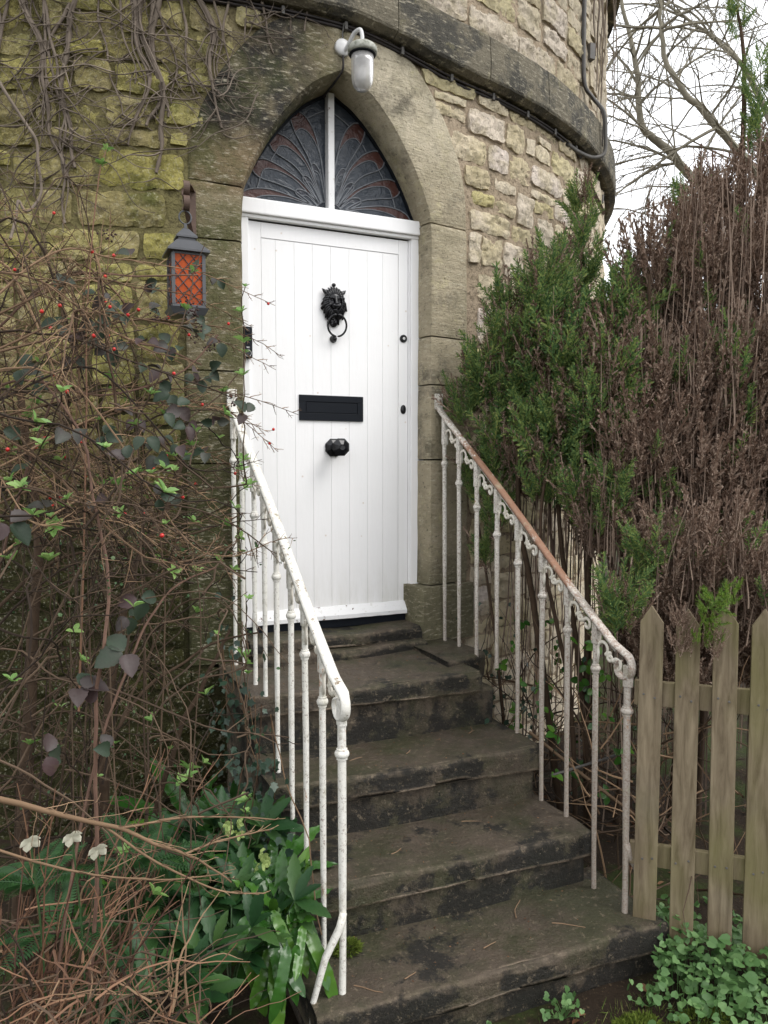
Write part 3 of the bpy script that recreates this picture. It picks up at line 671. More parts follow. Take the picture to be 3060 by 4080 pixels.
FAN = {'P1o':[(0.486, 2.314), (0.503, 2.39), (0.523, 2.46), (0.553, 2.519), (0.593, 2.558), (0.637, 2.559), (0.654, 2.524), (0.634, 2.466), (0.593, 2.398), (0.552, 2.325)],
'P1i':[(0.494, 2.34), (0.519, 2.417), (0.56, 2.469), (0.6, 2.483), (0.628, 2.462)],
'P2o':[(0.552, 2.294), (0.606, 2.37), (0.661, 2.418), (0.723, 2.44), (0.765, 2.419), (0.761, 2.375), (0.733, 2.343), (0.647, 2.302), (0.586, 2.244)],
'P2i':[(0.556, 2.279), (0.596, 2.334), (0.661, 2.378), (0.709, 2.38), (0.731, 2.346)],
'P3o':[(0.582, 2.207), (0.647, 2.25), (0.723, 2.286), (0.793, 2.304), (0.846, 2.288), (0.853, 2.245), (0.814, 2.211), (0.723, 2.194), (0.626, 2.167)],
'P3i':[(0.609, 2.209), (0.681, 2.247), (0.751, 2.262), (0.793, 2.252), (0.81, 2.214)],
'P4o':[(0.532, 2.111), (0.647, 2.142), (0.758, 2.161), (0.842, 2.155), (0.9, 2.131), (0.925, 2.09)],
'P4i':[(0.545, 2.107), (0.654, 2.132), (0.744, 2.133), (0.814, 2.12), (0.86, 2.091)],
'S1o':[(0.486, 2.223), (0.496, 2.273), (0.518, 2.312), (0.539, 2.321), (0.546, 2.302), (0.527, 2.254), (0.505, 2.202)],
'S1i':[(0.494, 2.243), (0.509, 2.278), (0.532, 2.288)],
'S2o':[(0.519, 2.185), (0.549, 2.239), (0.582, 2.256), (0.591, 2.232), (0.566, 2.201), (0.532, 2.163)],
'S2i':[(0.532, 2.197), (0.555, 2.224), (0.579, 2.222)],
'S3o':[(0.532, 2.148), (0.576, 2.176), (0.62, 2.182), (0.63, 2.161), (0.603, 2.141)],
'S3i':[(0.538, 2.133), (0.572, 2.157), (0.603, 2.151)],
'S4o':[(0.538, 2.1), (0.599, 2.114), (0.66, 2.094)],
'arc1':[(0.477, 2.59), (0.52, 2.568), (0.566, 2.54)], 'arc2':[(0.641, 2.458), (0.661, 2.427)], 'arc3':[(0.733, 2.343), (0.758, 2.303)], 'arc4':[(0.814, 2.208), (0.828, 2.16)]}
def make_fanlight():
    mxx = .453; z0 = 2.0885
    # arched frame strip hugging the stone
    g = Geo(); pts = []
    for sd in (1, -1):
        V = []; ts = np.linspace(t_of_z(2.06), 8.98, 40)
        for t in ts:
            zi, hi = curve_at(t, IZ)
            for (dh, y) in ((.03, .035), (.03, .002), (-.011, .002), (-.011, .035)):
                hh = hi + dh; V.append((XC + sd * max(hh, 0), y, zi + (.03 if dh > 0 else -.008) * min(1, max(0, (zi - 2.2) * 3))))
        m = 4; F = [(i * m + j, (i + 1) * m + j, (i + 1) * m + (j + 1) % m, i * m + (j + 1) % m)[::sd] for i in range(len(ts) - 1) for j in range(m)]
        g.add(V, F)
    fan = g.build('fanlight', M['blackm'], tower)
    mul = bbox_obj('mullion', (mxx - .017, mxx + .017, -.03, .03, z0 + .0005, 2.668), M['peel'], fan, .005)
    # background panes (plain glass, one for each half)
    for sd in (1, -1):
        poly = [(mxx + sd * .0175, z0)]; poly.append((XC + sd * .478, z0))
        for t in np.linspace(t_of_z(2.1), 8.95, 24):
            zi, hi = curve_at(t, IZ); poly.append((XC + sd * max(hi - .008, .018), zi))
        V = [(x, .018, z) for x, z in poly]; Geo().add(V, [tuple(range(len(V)))[::sd]]).build('pane', M['glassb'], fan)
    hub = (.455, 2.06)
    def poly_pane(P, y, mat, sd):
        if mat is M['glassd']: y -= .0006
        P = [(mxx + sd * (x - mxx), z) for x, z in P]; P = [(x, max(z, z0 + .001)) for x, z in P]
        V = [(x, y, z) for x, z in P]; tr = tessellate_polygon([[Vector((x, z, 0)) for x, z in P]])
        Geo().add(V, [tuple(t) for t in tr]).build('pane', mat, fan)
    lead = Geo()
    def came(P, sd, r=.0034):
        Q = [(mxx + sd * (x - mxx), .0135, z) for x, z in P if z > z0 - .004]
        if len(Q) > 1: lead.add(*tube(Q, r, 6))
    def sm(P): return [(p[0], p[2]) for p in smooth_curve([(x, 0, z) for x, z in P], 5)]
    def base(P, h, k):  # start the petal on the hub circle
        d = Vector((P[0] - hub[0], P[1] - hub[1])).normalized() * .082; return (hub[0] + d.x, hub[1] + d.y)
    for sd in (1, -1):
        for nm in ('P1', 'P2', 'P3', 'P4', 'S1', 'S2', 'S3', 'S4'):
            o = FAN[nm + 'o']; b0 = base(o[0], 0, 0); b1 = base(o[-1], 0, 0)
            if nm[1] == '4': outer = sm([b0] + o)
            else: outer = sm([b0] + o + [b1])
            big = nm[0] == 'P'
            poly_pane(outer, .0165 if big else .0155, M['glassr'] if big else M['glassd'], sd); came(outer, sd)
            if nm + 'i' in FAN:
                i_ = FAN[nm + 'i']; inner = sm([base(i_[0], 0, 0)] + i_)
                if big and nm != 'P4':
                    back = [p for p in outer[::-1] if True]; idx = min(range(len(outer)), key=lambda q: (outer[q][0] - inner[-1][0]) ** 2 + (outer[q][1] - inner[-1][1]) ** 2)
                    ring = inner + outer[idx:]
                else: ring = inner + [base(o[-1], 0, 0)] if nm != 'P4' else inner + [(.8, 2.09), (.54, 2.09)]
                poly_pane(ring, .0155 if big else .0148, M['glassb'], sd); came(inner, sd, .003)
        for a in ('arc1', 'arc2', 'arc3', 'arc4'): came(sm(FAN[a]), sd)
        came([(hub[0] + .082 * math.cos(a), hub[1] + .082 * math.sin(a)) for a in np.linspace(.3, 1.5, 12)], sd)
        poly_pane([(.4705, z0 + .001)] + [(hub[0] + .08 * math.cos(a), hub[1] + .08 * math.sin(a)) for a in np.linspace(.4, 1.37, 12)], .0142, M['glassd'], sd)
    lead.build('lead_came', M['lead'], fan, True)
make_fanlight()

# ------------------------------------------------------------------ the steps
steps = empty('stone_steps', (.45, -.9, -1.05), 'flight of worn dark sandstone steps rising between the white railings to the door', 'steps')
def slab(name, x0, x1, yf, yb, z0, z1, skew=-.05, wear=.012, mat=None, seed=0, rnd=.02, parent=None, lab=None):
    n = max(12, int((x1 - x0) / .014)); V = []; prof = []
    H = z1 - z0
    for k in range(8): prof.append((yb + (yf + rnd + .05 - yb) * k / 7, z1, 0))
    for d_ in (.037, .026, .017, .009, .003): prof.append((yf + rnd + d_, z1, 0))
    for k in range(1, 6): a = math.pi / 2 * k / 6; prof.append((yf + rnd - rnd * math.sin(a), z1 - rnd + rnd * math.cos(a), 1))
    for k in range(1, 11): prof.append((yf, z1 - rnd - (H - rnd) * k / 10, 0))
    for k in (1, 2): prof.append((yf + (yb - yf) * k / 2, z0, 0))
    for i in range(n + 1):
        f = i / n; x = x0 + (x1 - x0) * f
        for (y, z, c) in prof:
            dip = -wear * math.exp(-((f - .5) / .3) ** 2) * (1 if z > z0 + .01 else 0)
            chip = 0
            if c: chip = .011 * max(0, nz(x * 5 + seed, 4, 2)) + .006 * max(0, nz(x * 17 + seed, 4, 2)) + .004 * max(0, nz(x * 45 + seed, 4, 2))
            k1 = .005 * nz(x * 5, y * 5 + seed, z * 8) + .0014 * nz(x * 22, y * 22, z * 30 + seed)
            ex = .012 * nz(y * 6, z * 8, seed + (9 if f > .5 else 0)) if i in (0, n) else 0
            V.append((x + ex, y + skew * (f - .5) + chip + (k1 if z < z1 - .001 or c else 0), z + dip + k1 - chip * .8))
    m = len(prof); F = [(i * m + j, i * m + (j + 1) % m, (i + 1) * m + (j + 1) % m, (i + 1) * m + j) for i in range(n) for j in range(m)]
    # ends as a strip of fans about a centre point so long profiles stay clean
    for i0, sg in ((0, -1), (n, 1)):
        c = np.mean([V[i0 * m + j] for j in range(m)], axis=0); V.append(tuple(c)); ci = len(V) - 1
        F += [((i0 * m + j, i0 * m + (j + 1) % m, ci)[::-sg]) for j in range(m)]
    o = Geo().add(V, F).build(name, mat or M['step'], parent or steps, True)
    if lab: o['label'] = lab
    return o
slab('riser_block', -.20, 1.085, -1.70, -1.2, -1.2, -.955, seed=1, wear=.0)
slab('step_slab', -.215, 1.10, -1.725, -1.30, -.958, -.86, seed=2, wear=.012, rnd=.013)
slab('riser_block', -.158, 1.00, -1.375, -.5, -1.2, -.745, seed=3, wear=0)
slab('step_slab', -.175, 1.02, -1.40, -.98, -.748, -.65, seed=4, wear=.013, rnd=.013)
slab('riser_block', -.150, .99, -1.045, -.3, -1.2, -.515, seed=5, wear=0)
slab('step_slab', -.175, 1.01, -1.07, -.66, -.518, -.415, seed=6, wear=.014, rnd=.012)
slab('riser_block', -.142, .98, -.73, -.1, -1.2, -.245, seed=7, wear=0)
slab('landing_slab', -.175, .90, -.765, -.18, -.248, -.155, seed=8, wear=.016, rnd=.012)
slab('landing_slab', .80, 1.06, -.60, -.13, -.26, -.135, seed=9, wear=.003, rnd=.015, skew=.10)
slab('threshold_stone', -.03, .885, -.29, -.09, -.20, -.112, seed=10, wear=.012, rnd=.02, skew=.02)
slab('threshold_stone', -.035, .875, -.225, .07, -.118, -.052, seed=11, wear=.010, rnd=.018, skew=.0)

# ------------------------------------------------------------------ railings
def rail_z(y): return 1.078 + (y + .2) * .695
def make_railing(X, side, ys, label):
    iron = M['irons'] if side > 0 else M['iron']; hr = M['rails'] if side > 0 else M['rail']
    t = empty('stair_railing', (X, -.9, -.65), label, 'railing', 'white iron stair railings')
    # handrail: flattened section, curls under at its foot
    yw = wy(X) - .013
    P = []
    for y in np.linspace(yw - .012, -1.55, 17): P.append((X, y, rail_z(y) - .012 + .006 * math.sin(y * 6)))
    yE, zE = -1.605, rail_z(-1.55) - .055
    cy, cz, r = -1.60, zE - .035, .055
    for k, a in enumerate(np.linspace(rad(60), rad(-225), 16)):
        rr = r * (1 - .5 * k / 15); P.append((X, cy - rr * math.sin(a + math.pi / 2 - rad(0)) * 1.0 if False else cy - rr * math.cos(a), cz + rr * math.sin(a)))
    P = np.array(P); W, H = .0185, .009; V = []; T = np.gradient(P, axis=0); T /= np.linalg.norm(T, axis=1, keepdims=True)
    Nn = np.cross(np.array([1., 0, 0]), T); k = len(P); sec = [(-1, -.6), (-1, .2), (-.75, .75), (-.3, 1), (.3, 1), (.75, .75), (1, .2), (1, -.6)]
    for i in range(k):
        tp = 1 if i < k - 15 else max(.35, 1 - (i - (k - 15)) / 22)
        sgn = -1 if Nn[i][2] < 0 and i < k - 15 else 1
        nn = np.array([0, -T[i][2], T[i][1]]); nn = -nn
        for a, b in sec: V.append(P[i] + np.array([a * W * (1.0 if i < k - 15 else .85), 0, 0]) + nn * b * H * tp)
    m = len(sec); F = [(i * m + j, i * m + (j + 1) % m, (i + 1) * m + (j + 1) % m, (i + 1) * m + j) for i in range(k - 1) for j in range(m)] + [tuple(range(m)), tuple(range((k - 1) * m, k * m))[::-1]]
    hro = Geo().add(V, F).build('handrail', hr, t, True)
    bm = bmesh.new(); bm.from_mesh(hro.data); bmesh.ops.recalc_face_normals(bm, faces=bm.faces); bm.to_mesh(hro.data); bm.free()
    # flat under-bar
    V, F = tube([(X, y, rail_z(y) - .032) for y in np.linspace(-.2, -1.56, 12)], .007, 4, True); Geo().add(V, F).build('under_bar', iron, t)
    # wall plate
    bbox_obj('wall_plate', (X - .023, X + .023, yw - .014, yw + .004, rail_z(yw) - .030, rail_z(yw) + .052), iron, t, .003)
    V, F = lathe([(.014, 0), (.014, .007), (.007, .008), (.006, .016)], 6, (X, yw - .014, rail_z(yw) + .024), 'y'); Geo().add(V, F).build('bolt', iron, t)
    def tread(y):
        for yf, z in ((-.765, -.15), (-1.07, -.415), (-1.40, -.65), (-1.75, -.86)):
            if y > yf + .0: return z
        return -.86
    for q, y in enumerate(ys):
        zt = rail_z(y) - .036; zk = .80 + (y + .22) * .645; zb = tread(y) - .012; big = q == len(ys) - 1
        if side < 0 and not big: zb -= .0
        r = .0135 if big else .0112
        lean = .012 if side > 0 else .004
        prof = [(r * .9, zb), (r * .8, zb + .15), (r, zb + .5), (r, zk - .03), (r, zk - .018), (r * 1.3, zk - .017), (r * 1.3, zk - .011), (r * 1.65, zk - .006), (r * 1.75, zk), (r * 1.65, zk + .006), (r * 1.3, zk + .011), (r * 1.3, zk + .016), (r, zk + .017), (r, min(zk + .10, zt - .07))]
        V, F = lathe(prof, 12, (X, y, 0)); V = [(a + .003 * nz(a * 5, c * 6, q), b - lean * max(0, (zk - c)) / 1.0, c) for a, b, c in V]
        bal = sharp(Geo().add(V, F).build('baluster', iron, t, True), 35)
        zs = min(zk + .10, zt - .07)
        bbox_obj('sleeve', (X - .013, X + .013, y - .017, y + .013, zs, zt + .012), iron, bal, .004)
        if big: continue
        # a C scroll pair springing from the baluster under the rail towards the next one
        y2 = ys[q + 1]
        def spiral(c, r0, a0, a1, n=18, grow=.35): return [(X, c[0] - (r0 * (1 - (1 - grow) * k / (n - 1))) * math.cos(a0 + (a1 - a0) * k / (n - 1)), c[1] + (r0 * (1 - (1 - grow) * k / (n - 1))) * math.sin(a0 + (a1 - a0) * k / (n - 1))) for k in range(n)]
        yc = y - .045; g = Geo()
        zc = rail_z(yc) - .084
        P1 = [(X, y - .012, zc - .06), (X, y - .014, zc - .02)] + spiral((y - .044, zc - .004), .033, math.pi * 1.0, math.pi * -.35, 16, .6)
        g.add(*tube(P1, .0042, 6, True, 1.7))
        yc = y - .082; zc = rail_z(yc) - .086
        g.add(*tube(spiral((yc, zc), .018, math.pi * .45, math.pi * 2.9, 20, .2), .0040, 6, True, 1.8))
        yc = y - .122; zc = rail_z(yc) - .080
        g.add(*tube(spiral((yc, zc), .027, math.pi * 1.0 - .3, -math.pi * 1.15, 22, .2)[:], .0044, 6, True, 1.8))
        g.add(*tube([(X, y - .135, rail_z(y - .135) - .045), (X, y - .140, rail_z(y - .14) - .06), (X, y - .132, rail_z(y - .13) - .082)], .005, 6, True, 1.5))
        g.build('scroll', M['scroll'], t, True)
    # raking brace at the foot of the newel
    y = ys[-1] - .012
    sx = -1 if side < 0 else 1
    V, F = tube([(X, y, -.60), (X + sx * .012, y, -.645), (X + sx * .06, y + .0, -.73), (X + sx * .10, y, -.86), (X + sx * .108, y, -1.06)], [.012, .013, .012, .010, .010], 8, True)
    Geo().add(V, F).build('brace', iron, t, True)
make_railing(-.104, -1, [-.20, -.36, -.565, -.73, -.905, -1.09, -1.255, -1.436, -1.612], 'white iron railing on the bramble side of the steps with thick flaking white handrail')
make_railing(1.008, 1, [-.22, -.375, -.55, -.735, -.91, -1.095, -1.27, -1.447, -1.625], 'iron railing on the fence side of the steps with a rusty brown handrail and scrolls')

# ------------------------------------------------------------------ picket fence
def make_fence():
    d = Vector((.735, -.678, 0)).normalized(); nrm = Vector((-d.y * -1, d.x * -1, 0)); nrm = Vector((-.678, -.735, 0)).normalized()
    O = Vector((1.055, -1.690, 0)); rz = math.atan2(d.y, d.x)
    t = empty('picket_fence', (O.x, O.y, -.95), 'weathered brownish wooden picket fence with pointed tops beside the foot of the steps', 'fence', rz=rz)
    inv = lambda o: o
    def place(me_dims, name, mat, peak=0, bev=.003, nails=()):
        x0, x1, y0, y1, z0, z1 = me_dims; bm = bmesh.new()
        if peak:
            xm = (x0 + x1) / 2 + nails[-1]; pr = [(x0, z0), (x1, z0), (x1, z1 - peak), (xm, z1), (x0, z1 - peak)]
        else: pr = [(x0, z0), (x1, z0), (x1, z1), (x0, z1)]
        a = [bm.verts.new((x, y0, z)) for x, z in pr]; b = [bm.verts.new((x, y1, z)) for x, z in pr]; n = len(pr)
        bm.faces.new(a); bm.faces.new(b[::-1])
        for i in range(n): bm.faces.new((a[i], b[i], b[(i + 1) % n], a[(i + 1) % n])[::-1])
        bmesh.ops.recalc_face_normals(bm, faces=bm.faces); bmesh.ops.bevel(bm, geom=bm.edges[:], offset=bev, segments=2, affect='EDGES', profile=.6)
        me = bpy.data.meshes.new(name); bm.to_mesh(me); bm.free(); me.materials.append(mat)
        o = bpy.data.objects.new(name, me); COL.objects.link(o); o.parent = t; o.location = (0, 0, .95); return o
    ts = [0.0, .122, .245, .366, .487, .609, .73, .85]; bz = [-.868, -.955, -.925, -.985, -.985, -.99, -.99, -1.0]; tz = [.292, .286, .303, .302, .30, .298, .302, .30]
    rng = random.Random(8); V, F = lathe([(.0042, 0), (.0042, .0016), (.001, .0022)], 8, (0, 0, 0), 'y'); nm = Geo().add(V, F).mesh('nail'); nm.materials.append(M['pipe'])
    for q, (a, b, c) in enumerate(zip(ts, bz, tz)):
        p = place((a - .040, a + .040, -.011, .009, b, c), 'picket', M['picket'], .062, .0025, (rng.uniform(-.004, .004),))
        p.rotation_euler = (0, rad(rng.uniform(-.35, .35)), 0)
        for z in (-.035, -.632):
            for sx in (-.018, .02):
                o = bpy.data.objects.new('nail', nm); COL.objects.link(o); o.parent = p; o.location = (a + sx + rng.uniform(-.006, .006), -.0112, z + rng.uniform(-.012, .012))
    place((-.055, 1.2, .0095, .034, -.078, .012), 'rail', M['picket']); place((-.06, 1.2, .0095, .034, -.675, -.592), 'rail', M['picket'])
make_fence()
# ------------------------------------------------------------------ lamp, cables, lantern, bell
def make_lamp():
    t = empty('wall_lamp', (.44, -.20, 2.80), 'white well-glass lamp on a curved arm above the point of the arch', 'lamp')
    V, F = lathe([(.040, 0), (.040, .018), (.036, .024), (.016, .027)], 24, (.447, -.196, 2.80), 'y'); Geo().add(V, F).build('back_plate', M['white'], t, True)
    P = smooth_curve([(.452, -.205, 2.775), (.462, -.245, 2.80), (.476, -.285, 2.835), (.490, -.325, 2.835), (.493, -.342, 2.80), (.493, -.344, 2.76)], 6)
    V, F = tube(P, .0095, 10, True); Geo().add(V, F).build('curved_arm', M['white'], t, True)
    c = (.493, -.345, 0)
    V, F = lathe([(.016, 2.775), (.024, 2.77), (.05, 2.758), (.062, 2.748)], 24, c); Geo().add(V, F).build('cap', M['white'], t, True)
    V, F = lathe([(.060, 2.752), (.068, 2.744), (.070, 2.728), (.069, 2.716), (.060, 2.712)], 28, c); Geo().add(V, F).build('stained_collar', M['stained'], t, True)
    V, F = lathe([(.060, 2.716), (.063, 2.712), (.062, 2.708), (.052, 2.706)], 28, c); Geo().add(V, F).build('gasket', M['blackm'], t, True)
    V, F = lathe([(.053, 2.707), (.053, 2.67), (.052, 2.61), (.049, 2.585), (.041, 2.566), (.028, 2.552), (.012, 2.546), (.002, 2.545)], 28, c); Geo().add(V, F).build('glass_bowl', M['lampglass'], t, True)
    V, F = ellipsoid((.493, -.345, 2.63), (.027, .027, .045), 14, 8); Geo().add(V, F).build('bulb', M['white'], t, True)
make_lamp()
def tube_obj(name, pts, r, mat, label, cat, n=8, sm=6, parent=None, group=None):
    V, F = tube(smooth_curve(pts, sm), r, n, True); o = Geo().add(V, F).build(name, mat, parent, True)
    if parent is None: props(o, label, cat, group)
    return o
def on(s, z, off=.0): return cyl(s, z, TR + off)
tube_obj('cable', [on(.10, 2.91, .03), on(.095, 2.86, .02), on(.10, 2.82, .022)], .004, M['pipe'], 'short grey cable dropping from the stone band to the lamp plate', 'cable')
tube_obj('cable', [(.447, -.21, 2.765), (.448, -.212, 2.73), (.446, -.205, 2.695), (.43, -.17, 2.665), (.415, -.10, 2.645), (.41, -.03, 2.64)], .0055, M['cable'], 'thick black cable from the lamp plate into the point of the arch', 'cable')
def make_cables():
    t = empty('cable_run', on(1.2, 2.82, .03), 'dark brown cables clipped side by side under the projecting stone band', 'cable')
    rng = random.Random(4)
    for k, (dz, off, r) in enumerate(((-.012, .012, .008), (-.030, .014, .009), (-.020, .026, .006))):
        P = [on(s, band_z(s) + dz + .005 * nz(s * 2, k, 0) , off + .004 * nz(s * 3, k * 5, 1)) for s in np.arange(-.6, 2.15, .06)]
        V, F = tube(P, r, 6, True); Geo().add(V, F).build('cable_strand', M['cable'], t, True)
    for s in np.arange(-.2, 2.1, .31):
        p = on(s, band_z(s) - .018, .024); V, F = box(p[0] - .007, p[0] + .007, p[1] - .012, p[1] + .02, p[2] - .022, p[2] + .012); Geo().add(V, F).build('clip', M['pipe'], t)
make_cables()
def make_pipe():
    t = empty('conduit', on(2.15, 3.3, .03), 'grey electrical conduit with thin wires running down the upper wall and bending under the band', 'pipe')
    P = [on(2.12, 4.4, .02), on(2.11, 3.8, .02), on(2.11, 3.4, .02), on(2.13, 3.26, .025), on(2.2, 3.20, .06), on(2.26, 3.12, .115), on(2.27, 2.97, .125), on(2.27, 2.86, .115), on(2.2, 2.825, .06), on(2.0, 2.80, .03), on(1.85, 2.80, .02)]
    V, F = tube(smooth_curve(P, 6), .013, 8, True); Geo().add(V, F).build('pipe_run', M['pipe'], t, True)
    for d, r, m in ((.035, .006, 'cable'), (-.022, .004, 'cable')):
        P2 = [on(2.12 + d, 4.4, .015), on(2.11 + d, 3.8, .015), on(2.12 + d, 3.3, .02), on(2.2 + d, 3.20, .06), on(2.26 + d, 3.1, .11), on(2.27 + d, 2.9, .11)]
        V, F = tube(smooth_curve(P2, 5), r, 6, True); Geo().add(V, F).build('wire', M[m], t, True)
    p = on(2.24, 3.52, .02); V, F = box(p[0] - .02, p[0] + .02, p[1] - .03, p[1] + .02, p[2] - .05, p[2] + .05); Geo().add(V, F).build('junction_box', M['pipe'], t)
    t2 = empty('wall_bracket_bar', on(2.35, 2.62, .03), 'rusty flat iron bar fixed to the wall under the stone band at the tower edge', 'bracket')
    V, F = tube([on(2.2, 2.68, .03), on(2.6, 2.58, .05)], .016, 4, True); Geo().add(V, F).build('bar', M['rusty'], t2)
    V, F = tube([on(2.45, 2.60, .07), on(2.46, 2.66, .07)], .007, 6, True); Geo().add(V, F).build('bolt', M['pipe'], t2)
make_pipe()
def make_lantern():
    bx, by = -.268, wy(-.268) - .014
    t = empty('lantern_bracket', (bx, by, 1.93), 'brown iron scroll bracket on the left door jamb holding the lantern', 'bracket')
    Geo().add(*box(bx - .014, bx + .014, by - .006, by + .002, 1.80, 2.045)).build('wall_strap', M['rusty'], t)
    def strap(P, w, th, name):
        P = np.array(P, float); V = []; T = np.gradient(P, axis=0); T /= np.linalg.norm(T, axis=1, keepdims=True)
        for p, q in zip(P, T):
            nn = np.cross(q, [1, 0, 0]); nn /= np.linalg.norm(nn)
            for a, b in ((-1, -1), (1, -1), (1, 1), (-1, 1)): V.append(p + np.array([a * w, 0, 0]) + nn * b * th)
        F = [(i * 4 + j, i * 4 + (j + 1) % 4, (i + 1) * 4 + (j + 1) % 4, (i + 1) * 4 + j) for i in range(len(P) - 1) for j in range(4)] + [(0, 1, 2, 3), tuple(range(len(P) * 4 - 4, len(P) * 4))]
        Geo().add(V, F).build(name, M['rusty'], t)
    sx = -.062
    strap([(bx - .002, by - .008, 2.036), (bx + sx * .5, by - .10, 2.03), (bx + sx * .9, by - .17, 2.015)], .013, .0025, 'arm')
    P = []
    for k, a in enumerate(np.linspace(rad(80), rad(-200), 20)): P.append((bx + sx, by - .185 - .030 * math.cos(a), 1.985 + .030 * math.sin(a)))
    strap(P, .013, .0025, 'scroll')
    P = [(bx + sx, by - .185 - .027 * math.cos(a), 1.925 + .030 * math.sin(a)) for a in np.linspace(rad(110), rad(-150), 20)]
    strap(P, .013, .0025, 'scroll')
    strap([(bx + sx, by - .16, 1.955), (bx + sx * .6, by - .09, 1.89), (bx, by - .010, 1.812)], .010, .0025, 'brace')
    cx, cy = bx + sx - .004, by - .185
    L = empty('lantern', (cx, cy, 1.88), 'grey metal lantern with orange lattice glass hanging from the iron bracket', 'lantern')
    P = [(cx + .026 * math.cos(a), cy, 1.862 + .028 * math.sin(a)) for a in np.linspace(0, 2 * math.pi, 25)]
    V, F = tube(P, .0035, 8); Geo().add(V, F).build('hanging_ring', M['lantern'], L, True)
    def frust(w0, z0, w1, z1):
        V = [(cx + a * w0, cy + b * w0, z0) for a, b in ((-1, -1), (1, -1), (1, 1), (-1, 1))] + [(cx + a * w1, cy + b * w1, z1) for a, b in ((-1, -1), (1, -1), (1, 1), (-1, 1))]
        return V, [(0, 1, 5, 4), (1, 2, 6, 5), (2, 3, 7, 6), (3, 0, 4, 7), (3, 2, 1, 0), (4, 5, 6, 7)]
    g = Geo()
    for a in ((.088, 1.700, .088, 1.708), (.088, 1.708, .042, 1.756), (.036, 1.756, .036, 1.768), (.044, 1.768, .044, 1.776), (.044, 1.776, .012, 1.812), (.006, 1.812, .006, 1.836)): g.add(*frust(*a))
    g.build('roof', M['lantern'], L)
    Geo().add(*frust(.066, 1.690, .066, 1.6995)).build('top_frame', M['lantern'], L)
    b0, b1, w = 1.478, 1.690, .064
    for a, b in ((-1, -1), (1, -1), (1, 1), (-1, 1)): Geo().add(*box(cx + a * w - .007, cx + a * w + .007, cy + b * w - .007, cy + b * w + .007, b0, b1)).build('corner_post', M['lantern'], L)
    g = Geo(); g.add(*frust(.070, 1.466, .070, 1.4778)); g.add(*frust(.066, 1.436, .082, 1.4655)); g.build('base', M['lantern'], L)
    for k in range(4):
        a = k * math.pi / 2; c_, s_ = math.cos(a), math.sin(a)
        def R(x, y, z): return (cx + x * c_ - y * s_, cy + x * s_ + y * c_, z)
        V, F = box(-.057, .057, -w + .002, -w + .004, b0, b1); V = [R(x, y, z) for x, y, z in V]; pn = Geo().add(V, F).build('glass_panel', M['orange'], L)
        g = Geo(); hw, H = .057, b1 - b0
        for sg in (-1, 1):
            for o in np.arange(-.30, .31, .052):
                pts = []
                for u in np.linspace(-hw, hw, 40):
                    z = (b0 + b1) / 2 + o + sg * u * 1.15
                    if b0 <= z <= b1: pts.append(R(u, -w - .001 - (.002 if sg > 0 else 0), z))
                if len(pts) > 2: g.add(*tube([pts[0], pts[-1]], .0019, 4))
        g.build('lattice', M['lantern'], pn)
make_lantern()
def make_bell():
    t = empty('video_doorbell', (.007, -.03, 1.39), 'slim black doorbell with a ring button on the left door frame', 'doorbell')
    bbox_obj('casing', (-.016, .030, -.056, -.0285, 1.315, 1.468), M['blackm'], t, .009, 3)
    P = [(.006 + .016 * math.cos(a), -.0572, 1.338 + .016 * math.sin(a)) for a in np.linspace(0, 2 * math.pi, 24)]
    V, F = tube(P, .0016, 6); Geo().add(V, F).build('button_ring', M['white'], t, True)
    V, F = lathe([(.012, 0), (.011, .002)], 16, (.006, -.0562, 1.338), 'y'); Geo().add(V, F).build('button', M['black'], t)
    V, F = lathe([(.011, 0), (.010, .002), (.006, .003)], 16, (.006, -.0562, 1.448), 'y'); Geo().add(V, F).build('camera_lens', M['black'], t)
    Geo().add(*box(-.001, .014, -.0568, -.0562, 1.363, 1.3655)).build('logo_mark', M['white'], t)
    Geo().add(*box(-.001, .014, -.0568, -.0562, 1.367, 1.3695)).build('logo_mark', M['white'], t)
make_bell()

# ================================================================== vegetation
R0 = np.random.default_rng(7)
def unit(v): v = np.asarray(v, float); return v / (np.linalg.norm(v) + 1e-9)
def curve(rng, p, d, L, n=8, wob=.25, pull=(0, 0, 0)):
    p = np.array(p, float); d = unit(d); st = L / n; P = [p.copy()]; pull = np.array(pull, float)
    for _ in range(n):
        d = unit(d + rng.normal(0, wob, 3) * .5 + pull / n); p = p + d * st; P.append(p.copy())
    return np.array(P)
def through(rng, pts, n=7, wob=.008):
    P = smooth_curve(pts, n); w = rng.normal(0, 1, P.shape); w = (w + np.roll(w, 1, 0) + np.roll(w, 2, 0)) / 3; w[0] = 0
    return P + w * wob
# ---- leaf shapes (unit length along +Y)
def leaf_shape(w=.5, n=6, fold=.12, serr=0, tipcurl=.0, peak=.42):
    V = []; F = []
    for i in range(n + 1):
        t = i / n; ww = w / 2 * (math.sin(math.pi * min(1, t ** (math.log(.5) / math.log(peak)))) ** .75 if 0 < t < 1 else (.02 if i == 0 else 0.0))
        if serr and 0 < i < n: ww *= 1 + serr * (1 if i % 2 else -1)
        z = -tipcurl * t * t
        V += [(-ww, t, z + fold * ww * 2), (0, t, z), (ww, t, z + fold * ww * 2)]
    for i in range(n): a = i * 3; F += [(a, a + 1, a + 4, a + 3), (a + 1, a + 2, a + 5, a + 4)]
    return V, F
SIMPLE = ([(0, 0, 0), (.28, .45, .06), (0, 1, -.05), (-.28, .45, .06)], [(0, 1, 2), (0, 2, 3)])
ROUND = ([(0, 0, 0), (.38, .25, .05), (.42, .62, .06), (0, 1, 0), (-.42, .62, .06), (-.38, .25, .05)], [(0, 1, 2, 3), (0, 3, 4, 5)])
